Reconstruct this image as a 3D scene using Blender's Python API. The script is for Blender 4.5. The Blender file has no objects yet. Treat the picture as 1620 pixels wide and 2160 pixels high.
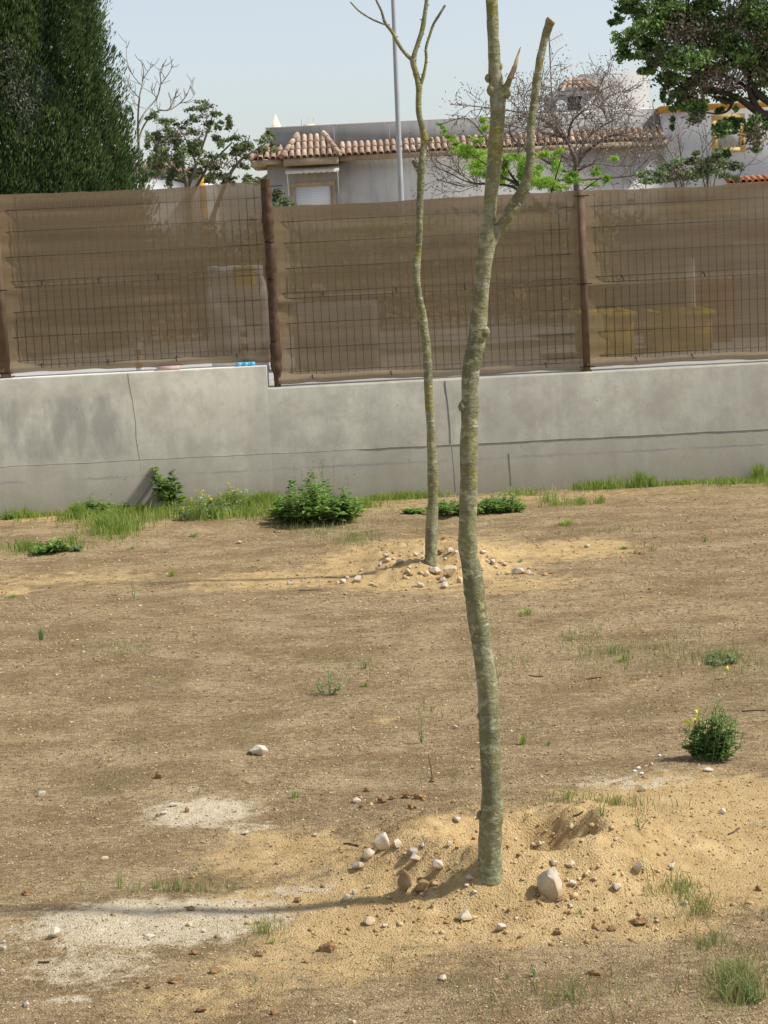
import bpy, math, numpy as np
from mathutils import Vector, Matrix
PI = math.pi
scn = bpy.context.scene
COL = scn.collection
# ------------------------------------------------------------------ camera
FOC = 4000.0; CX, CY = 810.0, 1080.0; EYE = 2.1
PITCH = math.atan((1080 - 512) / FOC); ROLL = math.radians(2.9)
_fw = np.array([0, math.cos(PITCH), -math.sin(PITCH)])
_u0 = np.array([0, math.sin(PITCH), math.cos(PITCH)]); _r0 = np.array([1., 0, 0])
UPV = _u0 * math.cos(ROLL) + _r0 * math.sin(ROLL)
RTV = _r0 * math.cos(ROLL) - _u0 * math.sin(ROLL)
EYEV = np.array([0, 0, EYE])
cam_d = bpy.data.cameras.new('camera'); cam = bpy.data.objects.new('camera', cam_d); COL.objects.link(cam)
cam_d.sensor_fit = 'VERTICAL'; cam_d.sensor_height = 36; cam_d.sensor_width = 27
cam_d.lens = 36 * FOC / 2160; cam_d.clip_start = .1; cam_d.clip_end = 4000
cam.matrix_world = Matrix(((RTV[0], UPV[0], -_fw[0], 0), (RTV[1], UPV[1], -_fw[1], 0), (RTV[2], UPV[2], -_fw[2], EYE), (0, 0, 0, 1)))
scn.camera = cam
# ------------------------------------------------------------------ light
SUN_EL = math.radians(50); SUN_DIR = Vector((1, -.115, 0)).normalized()
world = bpy.data.worlds.new('World'); scn.world = world; world.use_nodes = True
wn = world.node_tree.nodes; wl = world.node_tree.links
bg = wn['Background']; sky = wn.new('ShaderNodeTexSky'); sky.sky_type = 'NISHITA'; sky.sun_disc = False
sky.sun_elevation = SUN_EL; sky.sun_rotation = math.atan2(SUN_DIR.x, SUN_DIR.y)
sky.air_density = 1.0; sky.dust_density = 1.0; sky.ozone_density = 2.0
hs = wn.new('ShaderNodeHueSaturation'); hs.inputs['Saturation'].default_value = .50; hs.inputs['Value'].default_value = .90
wl.new(sky.outputs[0], hs.inputs['Color']); wl.new(hs.outputs[0], bg.inputs['Color'])
bg.inputs['Strength'].default_value = .125
sd = bpy.data.lights.new('sun', 'SUN'); sd.energy = 3.6; sd.angle = math.radians(2.5); sd.color = (1, .955, .88)
sun = bpy.data.objects.new('sun', sd); COL.objects.link(sun)
sv = Vector((SUN_DIR.x * math.cos(SUN_EL), SUN_DIR.y * math.cos(SUN_EL), math.sin(SUN_EL)))
sun.rotation_euler = sv.to_track_quat('Z', 'Y').to_euler()
scn.view_settings.view_transform = 'Standard'; scn.view_settings.look = 'None'
scn.view_settings.exposure = .45; scn.view_settings.gamma = 1
# ------------------------------------------------------------------ pixel <-> place
def ray(x, y): return _fw + RTV * ((x - CX) / FOC) - UPV * ((y - CY) / FOC)
def pl(x, y, Y):
    d = ray(x, y); return EYEV + d * (Y / d[1])
def to_px(P):
    d = P - EYEV; w = d @ _fw; w = np.where(w < .05, .05, w)
    return CX + FOC * (d @ RTV) / w, CY - FOC * (d @ UPV) / w
RNG = np.random.default_rng(11)
# ------------------------------------------------------------------ value noise
_perm = np.random.default_rng(5).random((256, 256))
def vnoise(x, y):
    xi = np.floor(x).astype(int); yi = np.floor(y).astype(int); fx = x - xi; fy = y - yi
    fx = fx * fx * (3 - 2 * fx); fy = fy * fy * (3 - 2 * fy)
    a = _perm[xi & 255, yi & 255]; b = _perm[(xi + 1) & 255, yi & 255]
    c = _perm[xi & 255, (yi + 1) & 255]; d = _perm[(xi + 1) & 255, (yi + 1) & 255]
    return (a * (1 - fx) + b * fx) * (1 - fy) + (c * (1 - fx) + d * fx) * fy - .5
def fbm(x, y, o=4):
    s = 0; a = 1.
    for k in range(o): s = s + a * vnoise(x * 2 ** k + 17 * k, y * 2 ** k + 31 * k); a *= .5
    return s
# ------------------------------------------------------------------ ground relief
WALL_Y = 15.57; WALL_T = .30; YARD = .93
NM = (.375, 6.22); FM = (.30, 12.3)
def sstep(a, b, x):
    t = np.clip((x - a) / (b - a), 0, 1); return t * t * (3 - 2 * t)
def gz(x, y):
    x = np.asarray(x, float); y = np.asarray(y, float)
    z = .03 * fbm(x * .6, y * .6, 3) + .014 * fbm(x * 4, y * 4, 4)
    # near mound: a ring of earth round a planting pit
    dx = x - NM[0]; dy = y - NM[1]
    wob = 1 + .18 * fbm(x * 3 + 4, y * 3, 2)
    r = np.hypot(dx * np.where(dx > 0, .93, .98), dy * np.where(dy < 0, .98, 1.05)) * wob
    ang = np.arctan2(dy, dx)
    ring = np.where(r > .30, np.exp(-(np.abs(r - .31) / .16) ** 1.35), np.exp(-((r - .31) / .08) ** 2))
    hgt = .098 - .036 * np.sin(ang) - .01 * np.exp(-((ang - 1.35) / .6) ** 2)
    hgt = hgt + .025 * np.exp(-((ang + 2.9) / .5) ** 2) + .02 * np.exp(-((ang - 2.9) / .6) ** 2)
    m = ring * hgt + .03 * np.exp(-(r / .62) ** 4) - .085 * np.exp(-(r / .19) ** 2.5) - .03 * np.exp(-((x - .285) ** 2 + (y - 6.0) ** 2) / .09 ** 2)
    m = m + (.052 * fbm(x * 8, y * 8, 4) + .034 * np.abs(fbm(x * 22, y * 22, 3))) * np.exp(-(r / .62) ** 6)
    z = z + m
    z = z + .022 * np.exp(-((x - .29) ** 2 + (y - 5.96) ** 2) / .075 ** 2) * (1 + fbm(x * 30, y * 30, 2))
    # berm tailing off to the right
    z = z + .02 * np.exp(-(((x - 1.0) / .55) ** 2 + ((y - 6.9) / .55) ** 2))
    # far mound
    dx = x - FM[0]; dy = y - FM[1]; r = np.hypot(dx, dy * .8) * (1 + .15 * fbm(x * 3, y * 3 + 9, 2))
    z = z + .125 * np.exp(-(r / .42) ** 2.4) - .03 * np.exp(-(r / .17) ** 2) + (.06 * fbm(x * 6, y * 6, 4) + .03 * np.abs(fbm(x * 20, y * 20, 2))) * np.exp(-(r / .6) ** 6)
    fade = 1 - sstep(14.8, 15.4, y) * .8
    z = z * fade
    far = sstep(25, 60, np.abs(x) + np.abs(y - 8))
    z = z * (1 - far)
    z = np.where(y > WALL_Y + .15, YARD - .0 + 0 * z, z)
    return z
def pg(x, y):
    """first point where the line of sight through a pixel meets the ground"""
    d = ray(x, y); t = np.linspace(4., 15.48, 1500) / d[1]; P = EYEV + d[None] * t[:, None]; f = P[:, 2] - gz(P[:, 0], P[:, 1]); k = np.argmax(f < 0)
    if f[k] >= 0: p = P[-1].copy(); p[2] = float(gz(p[0], p[1])); return p
    k = max(k, 1); a = f[k - 1] / (f[k - 1] - f[k]); p = P[k - 1] * (1 - a) + P[k] * a; p[2] = float(gz(p[0], p[1])); return p
# ------------------------------------------------------------------ mesh building
class MB:
    def __init__(s): s.V = []; s.F = []; s.T = []; s.n = 0
    def add(s, V, F, tint=None):
        V = np.asarray(V, float).reshape(-1, 3); F = np.asarray(F, int)
        s.V.append(V); s.F.append(F + s.n); s.n += len(V)
        t = np.full(len(V), RNG.random() if tint is None else 0.) if (tint is None or np.isscalar(tint)) else np.asarray(tint)
        if tint is not None and np.isscalar(tint): t = np.full(len(V), tint)
        s.T.append(t)
    def box(s, a, b, tint=None, M=None):
        x0, y0, z0 = a; x1, y1, z1 = b
        V = np.array([(x0, y0, z0), (x1, y0, z0), (x1, y1, z0), (x0, y1, z0), (x0, y0, z1), (x1, y0, z1), (x1, y1, z1), (x0, y1, z1)], float)
        if M is not None: V = V @ np.array(M.to_3x3()).T + np.array(M.translation)
        s.add(V, [(0, 3, 2, 1), (4, 5, 6, 7), (0, 1, 5, 4), (1, 2, 6, 5), (2, 3, 7, 6), (3, 0, 4, 7)], tint)
    def tube(s, pts, rad, n=8, cap=True, tint=None, rnoise=0, seed=0):
        pts = np.asarray(pts, float); m = len(pts); rad = np.broadcast_to(np.asarray(rad, float), (m,))
        T = np.gradient(pts, axis=0); T /= np.linalg.norm(T, axis=1)[:, None] + 1e-12
        ref = np.array([0, 1., 0]) if abs(T[0][1]) < .9 else np.array([1., 0, 0])
        V = []; a = np.arange(n) * 2 * PI / n
        for i in range(m):
            u = np.cross(T[i], ref); u /= np.linalg.norm(u) + 1e-12; v = np.cross(T[i], u); ref = np.cross(u, T[i]) * 1.0
            k = 1.
            if rnoise: k = 1 + rnoise * (vnoise(a * 0 + i * .35 + seed, np.cos(a) * 1.3 + 5) + vnoise(a * 0 + i * .22 + seed + 9, np.sin(a) * 1.3 + 25)) 
            V.append(pts[i] + (np.outer(np.cos(a) * k, u) + np.outer(np.sin(a) * k, v)) * rad[i])
        V = np.concatenate(V)
        i = np.repeat(np.arange(m - 1), n); j = np.tile(np.arange(n), m - 1); k = (j + 1) % n
        F = np.stack([i * n + j, i * n + k, (i + 1) * n + k, (i + 1) * n + j], 1)
        if tint is None: tint = RNG.random()
        s.add(V, F, tint)
        if cap:
            for e, base in ((0, 0), (m - 1, (m - 1) * n)):
                Vc = np.vstack([V[base:base + n], pts[e]]); q = np.arange(n); q2 = (q + 1) % n
                Fc = np.stack([q2, q, np.full(n, n)], 1) if e == 0 else np.stack([q, q2, np.full(n, n)], 1)
                s.add(Vc, Fc, tint)
    def lathe(s, prof, n=16, c=(0, 0, 0), tint=None):
        a = np.arange(n) * 2 * PI / n
        V = np.concatenate([np.stack([np.cos(a) * r + c[0], np.sin(a) * r + c[1], np.full(n, z + c[2])], 1) for r, z in prof])
        m = len(prof); i = np.repeat(np.arange(m - 1), n); j = np.tile(np.arange(n), m - 1); k = (j + 1) % n
        s.add(V, np.stack([i * n + j, i * n + k, (i + 1) * n + k, (i + 1) * n + j], 1), tint)
    def build(s, name, mat, parent=None, smooth=False, **kw):
        V = np.concatenate(s.V); me = bpy.data.meshes.new(name)
        loops = np.concatenate([f.ravel() for f in s.F]); tot = np.concatenate([np.full(len(f), f.shape[1]) for f in s.F])
        st = np.concatenate([[0], np.cumsum(tot)[:-1]])
        me.vertices.add(len(V)); me.vertices.foreach_set('co', V.ravel())
        me.loops.add(len(loops)); me.loops.foreach_set('vertex_index', loops.astype(np.int32))
        me.polygons.add(len(tot)); me.polygons.foreach_set('loop_start', st.astype(np.int32)); me.polygons.foreach_set('loop_total', tot.astype(np.int32))
        if smooth: me.polygons.foreach_set('use_smooth', np.ones(len(tot), bool))
        me.update(calc_edges=True)
        at = me.attributes.new('tint', 'FLOAT', 'POINT'); at.data.foreach_set('value', np.concatenate(s.T).astype(np.float32))
        for m in (mat if isinstance(mat, (list, tuple)) else [mat]): me.materials.append(m)
        o = bpy.data.objects.new(name, me); COL.objects.link(o)
        if parent is not None:
            o.parent = parent
            o.matrix_parent_inverse = Matrix.Translation(-Vector(root_loc(parent)))
        for k, v in kw.items(): o[k] = v
        return o
_loc = {}
def root_loc(p):
    while p.parent is not None: p = p.parent
    return _loc.get(p.name, (0, 0, 0))
def thing(name, label, cat, loc=(0, 0, 0), group=None):
    o = bpy.data.objects.new(name, None); COL.objects.link(o); o.empty_display_size = .1
    o.location = loc; _loc[o.name] = tuple(loc); o['label'] = label; o['category'] = cat
    if group: o['group'] = group
    return o
def kid(mb, name, mat, parent, smooth=False, **kw):
    """child built in world coordinates, kept there under its parent"""
    o = mb.build(name, mat, None, smooth, **kw); L = Vector(root_loc(parent))
    o.parent = parent
    if parent.type == 'EMPTY': o.matrix_parent_inverse = Matrix.Translation(-L)
    return o
def tag(o, label, cat, group=None):
    o['label'] = label; o['category'] = cat
    if group: o['group'] = group
    return o
# ------------------------------------------------------------------ materials
class NT:
    def __init__(s, name, rough=.85, spec=.2):
        s.m = bpy.data.materials.new(name); s.m.use_nodes = True; s.t = s.m.node_tree; s.N = s.t.nodes; s.L = s.t.links
        s.b = s.N['Principled BSDF']; s.b.inputs['Roughness'].default_value = rough; s.b.inputs['Specular IOR Level'].default_value = spec
        s.tc = s.N.new('ShaderNodeTexCoord')
    def co(s, scale=(1, 1, 1), src='Object'):
        mp = s.N.new('ShaderNodeMapping'); s.L.new(s.tc.outputs[src], mp.inputs[0]); mp.inputs['Scale'].default_value = scale; return mp.outputs[0]
    def noise(s, scale, detail=4, rough=.55, co=None, out=0):
        n = s.N.new('ShaderNodeTexNoise'); n.inputs['Scale'].default_value = scale; n.inputs['Detail'].default_value = detail; n.inputs['Roughness'].default_value = rough
        s.L.new(co if co is not None else s.co(), n.inputs['Vector']); return n.outputs[out]
    def vor(s, scale, out='Distance', co=None, rnd=1):
        n = s.N.new('ShaderNodeTexVoronoi'); n.inputs['Scale'].default_value = scale; n.inputs['Randomness'].default_value = rnd
        s.L.new(co if co is not None else s.co(), n.inputs['Vector']); return n.outputs[out]
    def ramp(s, f, stops, interp='LINEAR'):
        r = s.N.new('ShaderNodeValToRGB'); r.color_ramp.interpolation = interp; e = r.color_ramp.elements
        while len(e) < len(stops): e.new(.5)
        for k, (p, c) in enumerate(stops):
            e[k].position = p; e[k].color = (*c, 1) if not np.isscalar(c) else (c, c, c, 1)
        s.L.new(f, r.inputs[0]); return r.outputs[0]
    def mix(s, f, a, b, mode='MIX'):
        m = s.N.new('ShaderNodeMix'); m.data_type = 'RGBA'; m.blend_type = mode
        for i, v in ((0, f), (6, a), (7, b)):
            if isinstance(v, bpy.types.NodeSocket): s.L.new(v, m.inputs[i])
            elif np.isscalar(v): m.inputs[i].default_value = v
            else: m.inputs[i].default_value = (*v, 1)
        return m.outputs[2]
    def math(s, op, a, b=None, c=None):
        m = s.N.new('ShaderNodeMath'); m.operation = op
        for i, v in enumerate((a, b, c)):
            if v is None: continue
            if isinstance(v, bpy.types.NodeSocket): s.L.new(v, m.inputs[i])
            else: m.inputs[i].default_value = v
        return m.outputs[0]
    def attr(s, name='tint', out='Fac'):
        a = s.N.new('ShaderNodeAttribute'); a.attribute_name = name; return a.outputs[out]
    def xyz(s, src='Object'):
        x = s.N.new('ShaderNodeSeparateXYZ'); s.L.new(s.tc.outputs[src], x.inputs[0]); return x.outputs
    def bump(s, h, strength=.5, dist=.01):
        b = s.N.new('ShaderNodeBump'); b.inputs['Strength'].default_value = strength; b.inputs['Distance'].default_value = dist
        s.L.new(h, b.inputs['Height']); s.L.new(b.outputs[0], s.b.inputs['Normal'])
    def col(s, c):
        if isinstance(c, bpy.types.NodeSocket): s.L.new(c, s.b.inputs['Base Color'])
        else: s.b.inputs['Base Color'].default_value = (*c, 1)
        return s.m
def sm(name, c, var=.25, scale=8, rough=.85, bump=0, tint=0, spec=.2):
    n = NT(name, rough, spec); f = n.noise(scale, 5, .6)
    lo = tuple(v * (1 - var) for v in c); hi = tuple(min(1, v * (1 + var)) for v in c)
    q = n.ramp(f, [(.3, lo), (.7, hi)])
    if tint:
        q = n.mix(1, q, n.ramp(n.attr(), [(0, 1 - tint), (1, 1 + 0 * tint)]), 'MULTIPLY')
    if bump: n.bump(n.noise(scale * 5, 5, .7), .6, bump)
    return n.col(q)
def leafmat(name, stops, trans=.25, rough=.6):
    n = NT(name, rough, .25); c = n.ramp(n.attr(), stops); n.col(c)
    tr = n.N.new('ShaderNodeBsdfTranslucent'); n.L.new(c, tr.inputs[0]); mx = n.N.new('ShaderNodeMixShader'); mx.inputs[0].default_value = trans
    n.L.new(n.b.outputs[0], mx.inputs[1]); n.L.new(tr.outputs[0], mx.inputs[2]); n.L.new(mx.outputs[0], n.N['Material Output'].inputs['Surface'])
    return n.m
# ground: colour comes from where sand, lime and litter lie on it
def ground_mat():
    n = NT('earth', .95, .1); co = n.co()
    a = n.N.new('ShaderNodeAttribute'); a.attribute_name = 'soil'; sp = n.N.new('ShaderNodeSeparateColor'); n.L.new(a.outputs['Color'], sp.inputs[0])
    sand, lime, dark = sp.outputs[0], sp.outputs[1], sp.outputs[2]
    f1 = n.noise(7, 6, .65, co); f2 = n.noise(55, 4, .7, co); f3 = n.noise(1.6, 5, .6, co)
    base = n.ramp(f1, [(.28, (.195, .125, .055)), (.5, (.355, .257, .125)), (.75, (.55, .42, .225))])
    base = n.mix(.5, base, n.ramp(f2, [(.3, (.155, .105, .052)), (.7, (.49, .375, .215))]))
    base = n.mix(n.ramp(f3, [(.4, 0.), (.65, .4)]), base, (.33, .24, .12))
    # litter: straw, chips and grit as cells
    v = n.vor(190, 'Color', co); vs = n.N.new('ShaderNodeSeparateColor'); n.L.new(v, vs.inputs[0])
    v2 = n.vor(75, 'Color', n.co((1, 1.7, 1))); v2s = n.N.new('ShaderNodeSeparateColor'); n.L.new(v2, v2s.inputs[0])
    grit = n.math('MULTIPLY', n.ramp(vs.outputs[0], [(.76, 0.), (.80, .6)]), n.math('SUBTRACT', 1., n.math('MULTIPLY', sand, .6)))
    base = n.mix(grit, base, n.ramp(vs.outputs[1], [(0, (.45, .31, .17)), (.5, (.58, .44, .27)), (1, (.72, .63, .48))]))
    base = n.mix(n.math('MULTIPLY', n.ramp(v2s.outputs[0], [(.84, 0.), (.87, .55)]), n.math('SUBTRACT', 1., sand)), base, (.55, .44, .29))
    base = n.mix(n.math('MULTIPLY', n.ramp(v2s.outputs[1], [(.84, 0.), (.88, .6)]), n.math('SUBTRACT', 1., n.math('MULTIPLY', sand, .8))), base, (.15, .095, .05))
    dk = n.math('MULTIPLY', dark, n.ramp(n.noise(13, 5, .7, co), [(.32, 0.), (.62, 1.)]))
    base = n.mix(n.math('MULTIPLY', dk, .8), base, n.ramp(f2, [(.3, (.10, .065, .035)), (.7, (.30, .215, .125))]))
    md = n.noise(26, 5, .72, n.co((.8, 1.3, 1)))
    base = n.mix(n.ramp(md, [(.50, 0.), (.60, .62)]), base, n.ramp(f2, [(.3, (.12, .076, .036)), (.7, (.27, .185, .095))]))
    base = n.mix(n.ramp(md, [(.36, .55), (.45, 0.)]), base, n.ramp(f2, [(.3, (.42, .31, .165)), (.7, (.64, .50, .29))]))
    mac = n.noise(2.6, 7, .68, n.co((.75, 1.25, 1)))
    base = n.mix(n.ramp(mac, [(.47, 0.), (.61, .75)]), base, n.ramp(f2, [(.3, (.125, .078, .038)), (.7, (.30, .21, .11))]))
    base = n.mix(n.ramp(mac, [(.33, .5), (.46, 0.)]), base, n.ramp(f2, [(.3, (.38, .285, .155)), (.7, (.56, .445, .265))]))
    base = n.mix(n.ramp(n.noise(3.3, 5, .6, n.co((.6, 1, 1))), [(.56, 0.), (.68, .28)]), base, (.17, .16, .055))
    sc = n.ramp(n.noise(16, 6, .6, co), [(.3, (.53, .37, .165)), (.7, (.68, .505, .265))])
    sc = n.mix(n.ramp(n.noise(5, 6, .7, co), [(.46, 0.), (.62, .55)]), sc, (.40, .26, .115))
    sc = n.mix(n.ramp(n.noise(140, 3, .7, co), [(.35, .4), (.6, 0.)]), sc, (.44, .29, .13))
    br = n.noise(11, 6, .7, co)
    sf = n.math('ADD', sand, n.math('MULTIPLY', n.math('SUBTRACT', br, .5), 1.5))
    c = n.mix(n.ramp(sf, [(.34, 0.), (.62, 1.)]), base, sc)
    lc = n.ramp(n.noise(30, 5, .65, co), [(.3, (.50, .40, .25)), (.65, (.72, .63, .47))])
    lf = n.math('ADD', lime, n.math('MULTIPLY', n.math('SUBTRACT', n.noise(14, 7, .75, co), .5), 1.9))
    c = n.mix(n.ramp(lf, [(.42, 0.), (.72, .9)]), c, lc)
    n.bump(n.math('ADD', n.math('MULTIPLY', n.noise(60, 6, .8, co), 1.), n.math('MULTIPLY', n.vor(150, 'Distance', co), .6)), .9, .012)
    return n.col(c)
def concrete_mat():
    n = NT('cast_concrete', .9, .15); X = n.xyz(); co = n.co()
    f = n.noise(2.2, 6, .6, co); st = n.noise(1.0, 5, .6, n.co((5, 1, .55)))
    c = n.ramp(f, [(.3, (.31, .298, .245)), (.7, (.40, .385, .32))])
    c = n.mix(n.ramp(st, [(.44, 0.), (.66, .5)]), c, (.24, .23, .20))
    c = n.mix(n.ramp(n.noise(3.6, 7, .72, co), [(.44, 0.), (.62, .6)]), c, (.235, .22, .18))
    c = n.mix(n.ramp(n.noise(26, 4, .7, n.co((1, 1, .6))), [(.56, 0.), (.7, .4)]), c, (.24, .225, .19))
    # big damp stains on the left bay
    gx = n.math('MULTIPLY', n.ramp(n.math('DIVIDE', n.math('ADD', X[0], 3.6), 1.9), [(0, .7), (.55, 1.), (.76, .9), (.84, 0.)]), n.ramp(X[2], [(.42, 0.), (.5, 1.), (.95, 1.), (1., .2)]))
    s2 = n.noise(1.9, 6, .6, n.co((2.6, 1, .9)))
    c = n.mix(n.math('MULTIPLY', gx, n.ramp(s2, [(.40, 0.), (.60, .75)])), c, (.17, .165, .145))
    # lower lift, rougher and darker
    low = n.ramp(n.math('ADD', X[2], n.math('MULTIPLY', n.noise(5, 4, .6, co), .05)), [(.435, 1.), (.45, 0.)])
    c = n.mix(n.math('MULTIPLY', low, n.ramp(n.noise(4, 5, .65, n.co((.5, 1, 1.6))), [(.3, .25), (.7, .6)])), c, (.28, .26, .21))
    foot = n.ramp(n.math('ADD', X[2], n.math('MULTIPLY', n.noise(3, 5, .6, co), .25)), [(.14, .55), (.4, 0.)])
    c = n.mix(foot, c, (.29, .255, .185))
    # board-mark line
    ln = n.math('ABSOLUTE', n.math('SUBTRACT', n.math('ADD', X[2], n.math('MULTIPLY', n.noise(7, 5, .7, co), .05)), .315))
    c = n.mix(n.math('MULTIPLY', n.ramp(ln, [(.004, .6), (.014, 0.)]), n.ramp(n.noise(2, 4, .6, co), [(.42, 0.), (.55, 1.)])), c, (.19, .185, .165))
    # blow holes
    v = n.vor(11, 'Distance', co); h = n.ramp(v, [(.045, 1.), (.075, 0.)]); k = n.ramp(n.noise(6, 3, .5, co), [(.5, 0.), (.6, 1.)])
    c = n.mix(n.math('MULTIPLY', h, k), c, (.12, .11, .10))
    v3 = n.vor(34, 'Distance', co); c = n.mix(n.math('MULTIPLY', n.ramp(v3, [(.07, .7), (.11, 0.)]), n.ramp(n.noise(9, 3, .5, co), [(.55, 0.), (.62, 1.)])), c, (.14, .13, .12))
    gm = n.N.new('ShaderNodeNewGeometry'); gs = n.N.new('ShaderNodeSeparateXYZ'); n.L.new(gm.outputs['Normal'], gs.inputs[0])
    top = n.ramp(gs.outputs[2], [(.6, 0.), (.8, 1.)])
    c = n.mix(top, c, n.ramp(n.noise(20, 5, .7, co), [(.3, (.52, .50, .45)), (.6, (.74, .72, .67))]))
    n.bump(n.noise(40, 6, .7, co), .35, .004)
    return n.col(c)
def bark_mat(name, k=1., lich=1.):
    n = NT(name, .8, .25); co = n.co()
    f = n.noise(9, 5, .6, n.co((1, 1, .5)))
    c = n.ramp(f, [(.25, (.125 * k, .125 * k, .080 * k)), (.5, (.215 * k, .205 * k, .10 * k)), (.75, (.33 * k, .315 * k, .17 * k))])
    ring = n.noise(14, 4, .6, n.co((.6, .6, 6)))
    c = n.mix(n.ramp(ring, [(.55, 0.), (.66, .45)]), c, (.33 * k, .32 * k, .25 * k))
    c = n.mix(n.ramp(ring, [(.3, .5), (.4, 0.)]), c, (.09 * k, .085 * k, .055 * k))
    blot = n.noise(24, 5, .7, n.co((1, 1, .8))); c = n.mix(n.ramp(blot, [(.54, 0.), (.66, .65)]), c, (.36 * k + .04, .36 * k + .04, .29 * k + .03))
    v = n.vor(60, 'Distance', n.co((1, 1, .7))); sp = n.math('MULTIPLY', n.ramp(v, [(.16, 1.), (.26, 0.)]), n.ramp(n.noise(13, 3, .5, co), [(.54, 0.), (.62, .7)]))
    c = n.mix(sp, c, (.40, .40, .33))
    c = n.mix(n.ramp(n.noise(4, 4, .6, n.co((1, 1, .5))), [(.42, .0), (.62, .5)]), c, (.10 * k, .11 * k, .055 * k))
    ly = n.noise(5.5, 4, .6, co); fine = n.noise(70, 4, .7, co)
    X = n.xyz()
    hi = n.ramp(X[2], [(.35, .0), (.9, 1.)])
    yl = n.math('MULTIPLY', n.ramp(n.math('ADD', ly, n.math('MULTIPLY', n.math('SUBTRACT', fine, .5), .35)), [(.545, 0.), (.63, .9)]), n.math('MULTIPLY', hi, lich))
    c = n.mix(yl, c, n.ramp(fine, [(.3, (.15, .13, .025)), (.7, (.34, .30, .05))]))
    fl = n.noise(26, 5, .72, n.co((1, 1, 1.6))); c = n.mix(n.ramp(fl, [(.54, 0.), (.62, .7)]), c, (.43 * k, .43 * k, .27 * k)); c = n.mix(n.ramp(fl, [(.34, .5), (.43, 0.)]), c, (.085 * k, .085 * k, .05 * k))
    n.bump(n.math('ADD', n.math('MULTIPLY', ring, .6), n.noise(50, 5, .75, co)), .9, .012)
    return n.col(c)
def cloth_mat():
    n = NT('shade_cloth_weave', .8, .15); co = n.co()
    f = n.noise(3, 4, .55, n.co((.25, 1, 5))); g = n.noise(10, 4, .6, n.co((.3, 1, 20)))
    c = n.ramp(f, [(.3, (.245, .178, .100)), (.7, (.34, .255, .15))])
    c = n.mix(.35, c, n.ramp(g, [(.3, (.195, .14, .078)), (.7, (.39, .295, .18))]))
    n.col(c); n.bump(n.noise(120, 3, .7, co), .5, .004)
    tl = n.N.new('ShaderNodeBsdfTranslucent'); n.L.new(c, tl.inputs[0]); tp = n.N.new('ShaderNodeBsdfTransparent')
    m1 = n.N.new('ShaderNodeMixShader'); m1.inputs[0].default_value = .3; n.L.new(n.b.outputs[0], m1.inputs[1]); n.L.new(tl.outputs[0], m1.inputs[2])
    m2 = n.N.new('ShaderNodeMixShader'); n.L.new(m1.outputs[0], m2.inputs[1]); n.L.new(tp.outputs[0], m2.inputs[2])
    # open weave: share of holes varies a little with stretch of the cloth
    n.L.new(n.ramp(n.noise(2.2, 3, .5, n.co((.5, 1, 3))), [(.3, .045), (.7, .115)]), m2.inputs[0])
    n.L.new(m2.outputs[0], n.N['Material Output'].inputs['Surface']); return n.m
M = {}
M['earth'] = ground_mat(); M['concrete'] = concrete_mat(); M['bark'] = bark_mat('smooth_grey_bark', 1.12, .8); M['bark2'] = bark_mat('lichened_bark', 1.1, 1.25)
M['cloth'] = cloth_mat()
M['cutwood'] = sm('cut_wood', (.42, .30, .17), .35, 30, bump=.003)
M['wrap'] = sm('rolled_brown_cloth', (.095, .060, .037), .35, 25, bump=.004)
M['wire'] = sm('dark_wire', (.085, .068, .050), .2, 20)
M['post'] = sm('brown_post_paint', (.14, .095, .062), .25, 12)
M['tie'] = sm('black_tie', (.012, .012, .012), .2, 20)
M['limestone'] = None
def stone(name, a, b, st, stain=(.5, .36, .19)):
    n = NT(name, .9, .15); co = n.co(); f = n.noise(9, 5, .6, co)
    c = n.ramp(f, [(.3, a), (.7, b)]); c = n.mix(n.ramp(n.noise(14, 5, .6, co), [(.5, 0.), (.66, st)]), c, stain); gz_ = n.xyz('Generated')[2]; c = n.mix(n.ramp(n.math('ADD', gz_, n.math('MULTIPLY', n.math('SUBTRACT', n.noise(40, 5, .7, co), .5), .7)), [(.3, .8), (.55, 0.)]), c, tuple(v * .85 for v in stain))
    n.bump(n.noise(45, 6, .75, co), .7, .006); return n.col(c)
M['limestone'] = stone('white_limestone', (.46, .40, .31), (.68, .61, .50), .6)
M['tanstone'] = stone('tan_stone', (.50, .38, .22), (.66, .53, .35), .3)
M['greystone'] = stone('grey_stone', (.33, .29, .24), (.44, .39, .33), .2)
M['brownstone'] = stone('brown_stone', (.26, .165, .08), (.38, .25, .13), .2)
M['clod'] = stone('earth_clod', (.19, .11, .055), (.32, .19, .09), .3, (.40, .27, .13))
M['greywall'] = None
def plaster(name, a, b, stain, amt):
    n = NT(name, .9, .1); f = n.noise(.8, 6, .6)
    c = n.ramp(f, [(.3, a), (.7, b)]); s = n.noise(1.0, 6, .65, n.co((2.4, 2, .35)))
    c = n.mix(n.ramp(s, [(.48, 0.), (.75, amt)]), c, stain); n.bump(n.noise(20, 5, .7), .3, .01); return n.col(c)
M['greywall'] = plaster('grey_render', (.42, .42, .405), (.52, .51, .49), (.22, .22, .215), .6)
M['parapet'] = plaster('weathered_grey_parapet', (.27, .27, .262), (.345, .34, .33), (.17, .17, .165), .65)
M['whitewall'] = plaster('white_render', (.64, .64, .625), (.70, .70, .685), (.5, .5, .48), .3)
M['oldwhite'] = plaster('weathered_white_render', (.43, .42, .405), (.52, .51, .49), (.33, .32, .30), .6)
M['yellowtrim'] = sm('ochre_trim', (.60, .33, .07), .2, 3)
M['palewindow'] = sm('pale_ochre_frame', (.62, .44, .17), .15, 3)
M['beige'] = sm('beige_trim', (.40, .33, .24), .2, 4)
M['shutter'] = None
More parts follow.
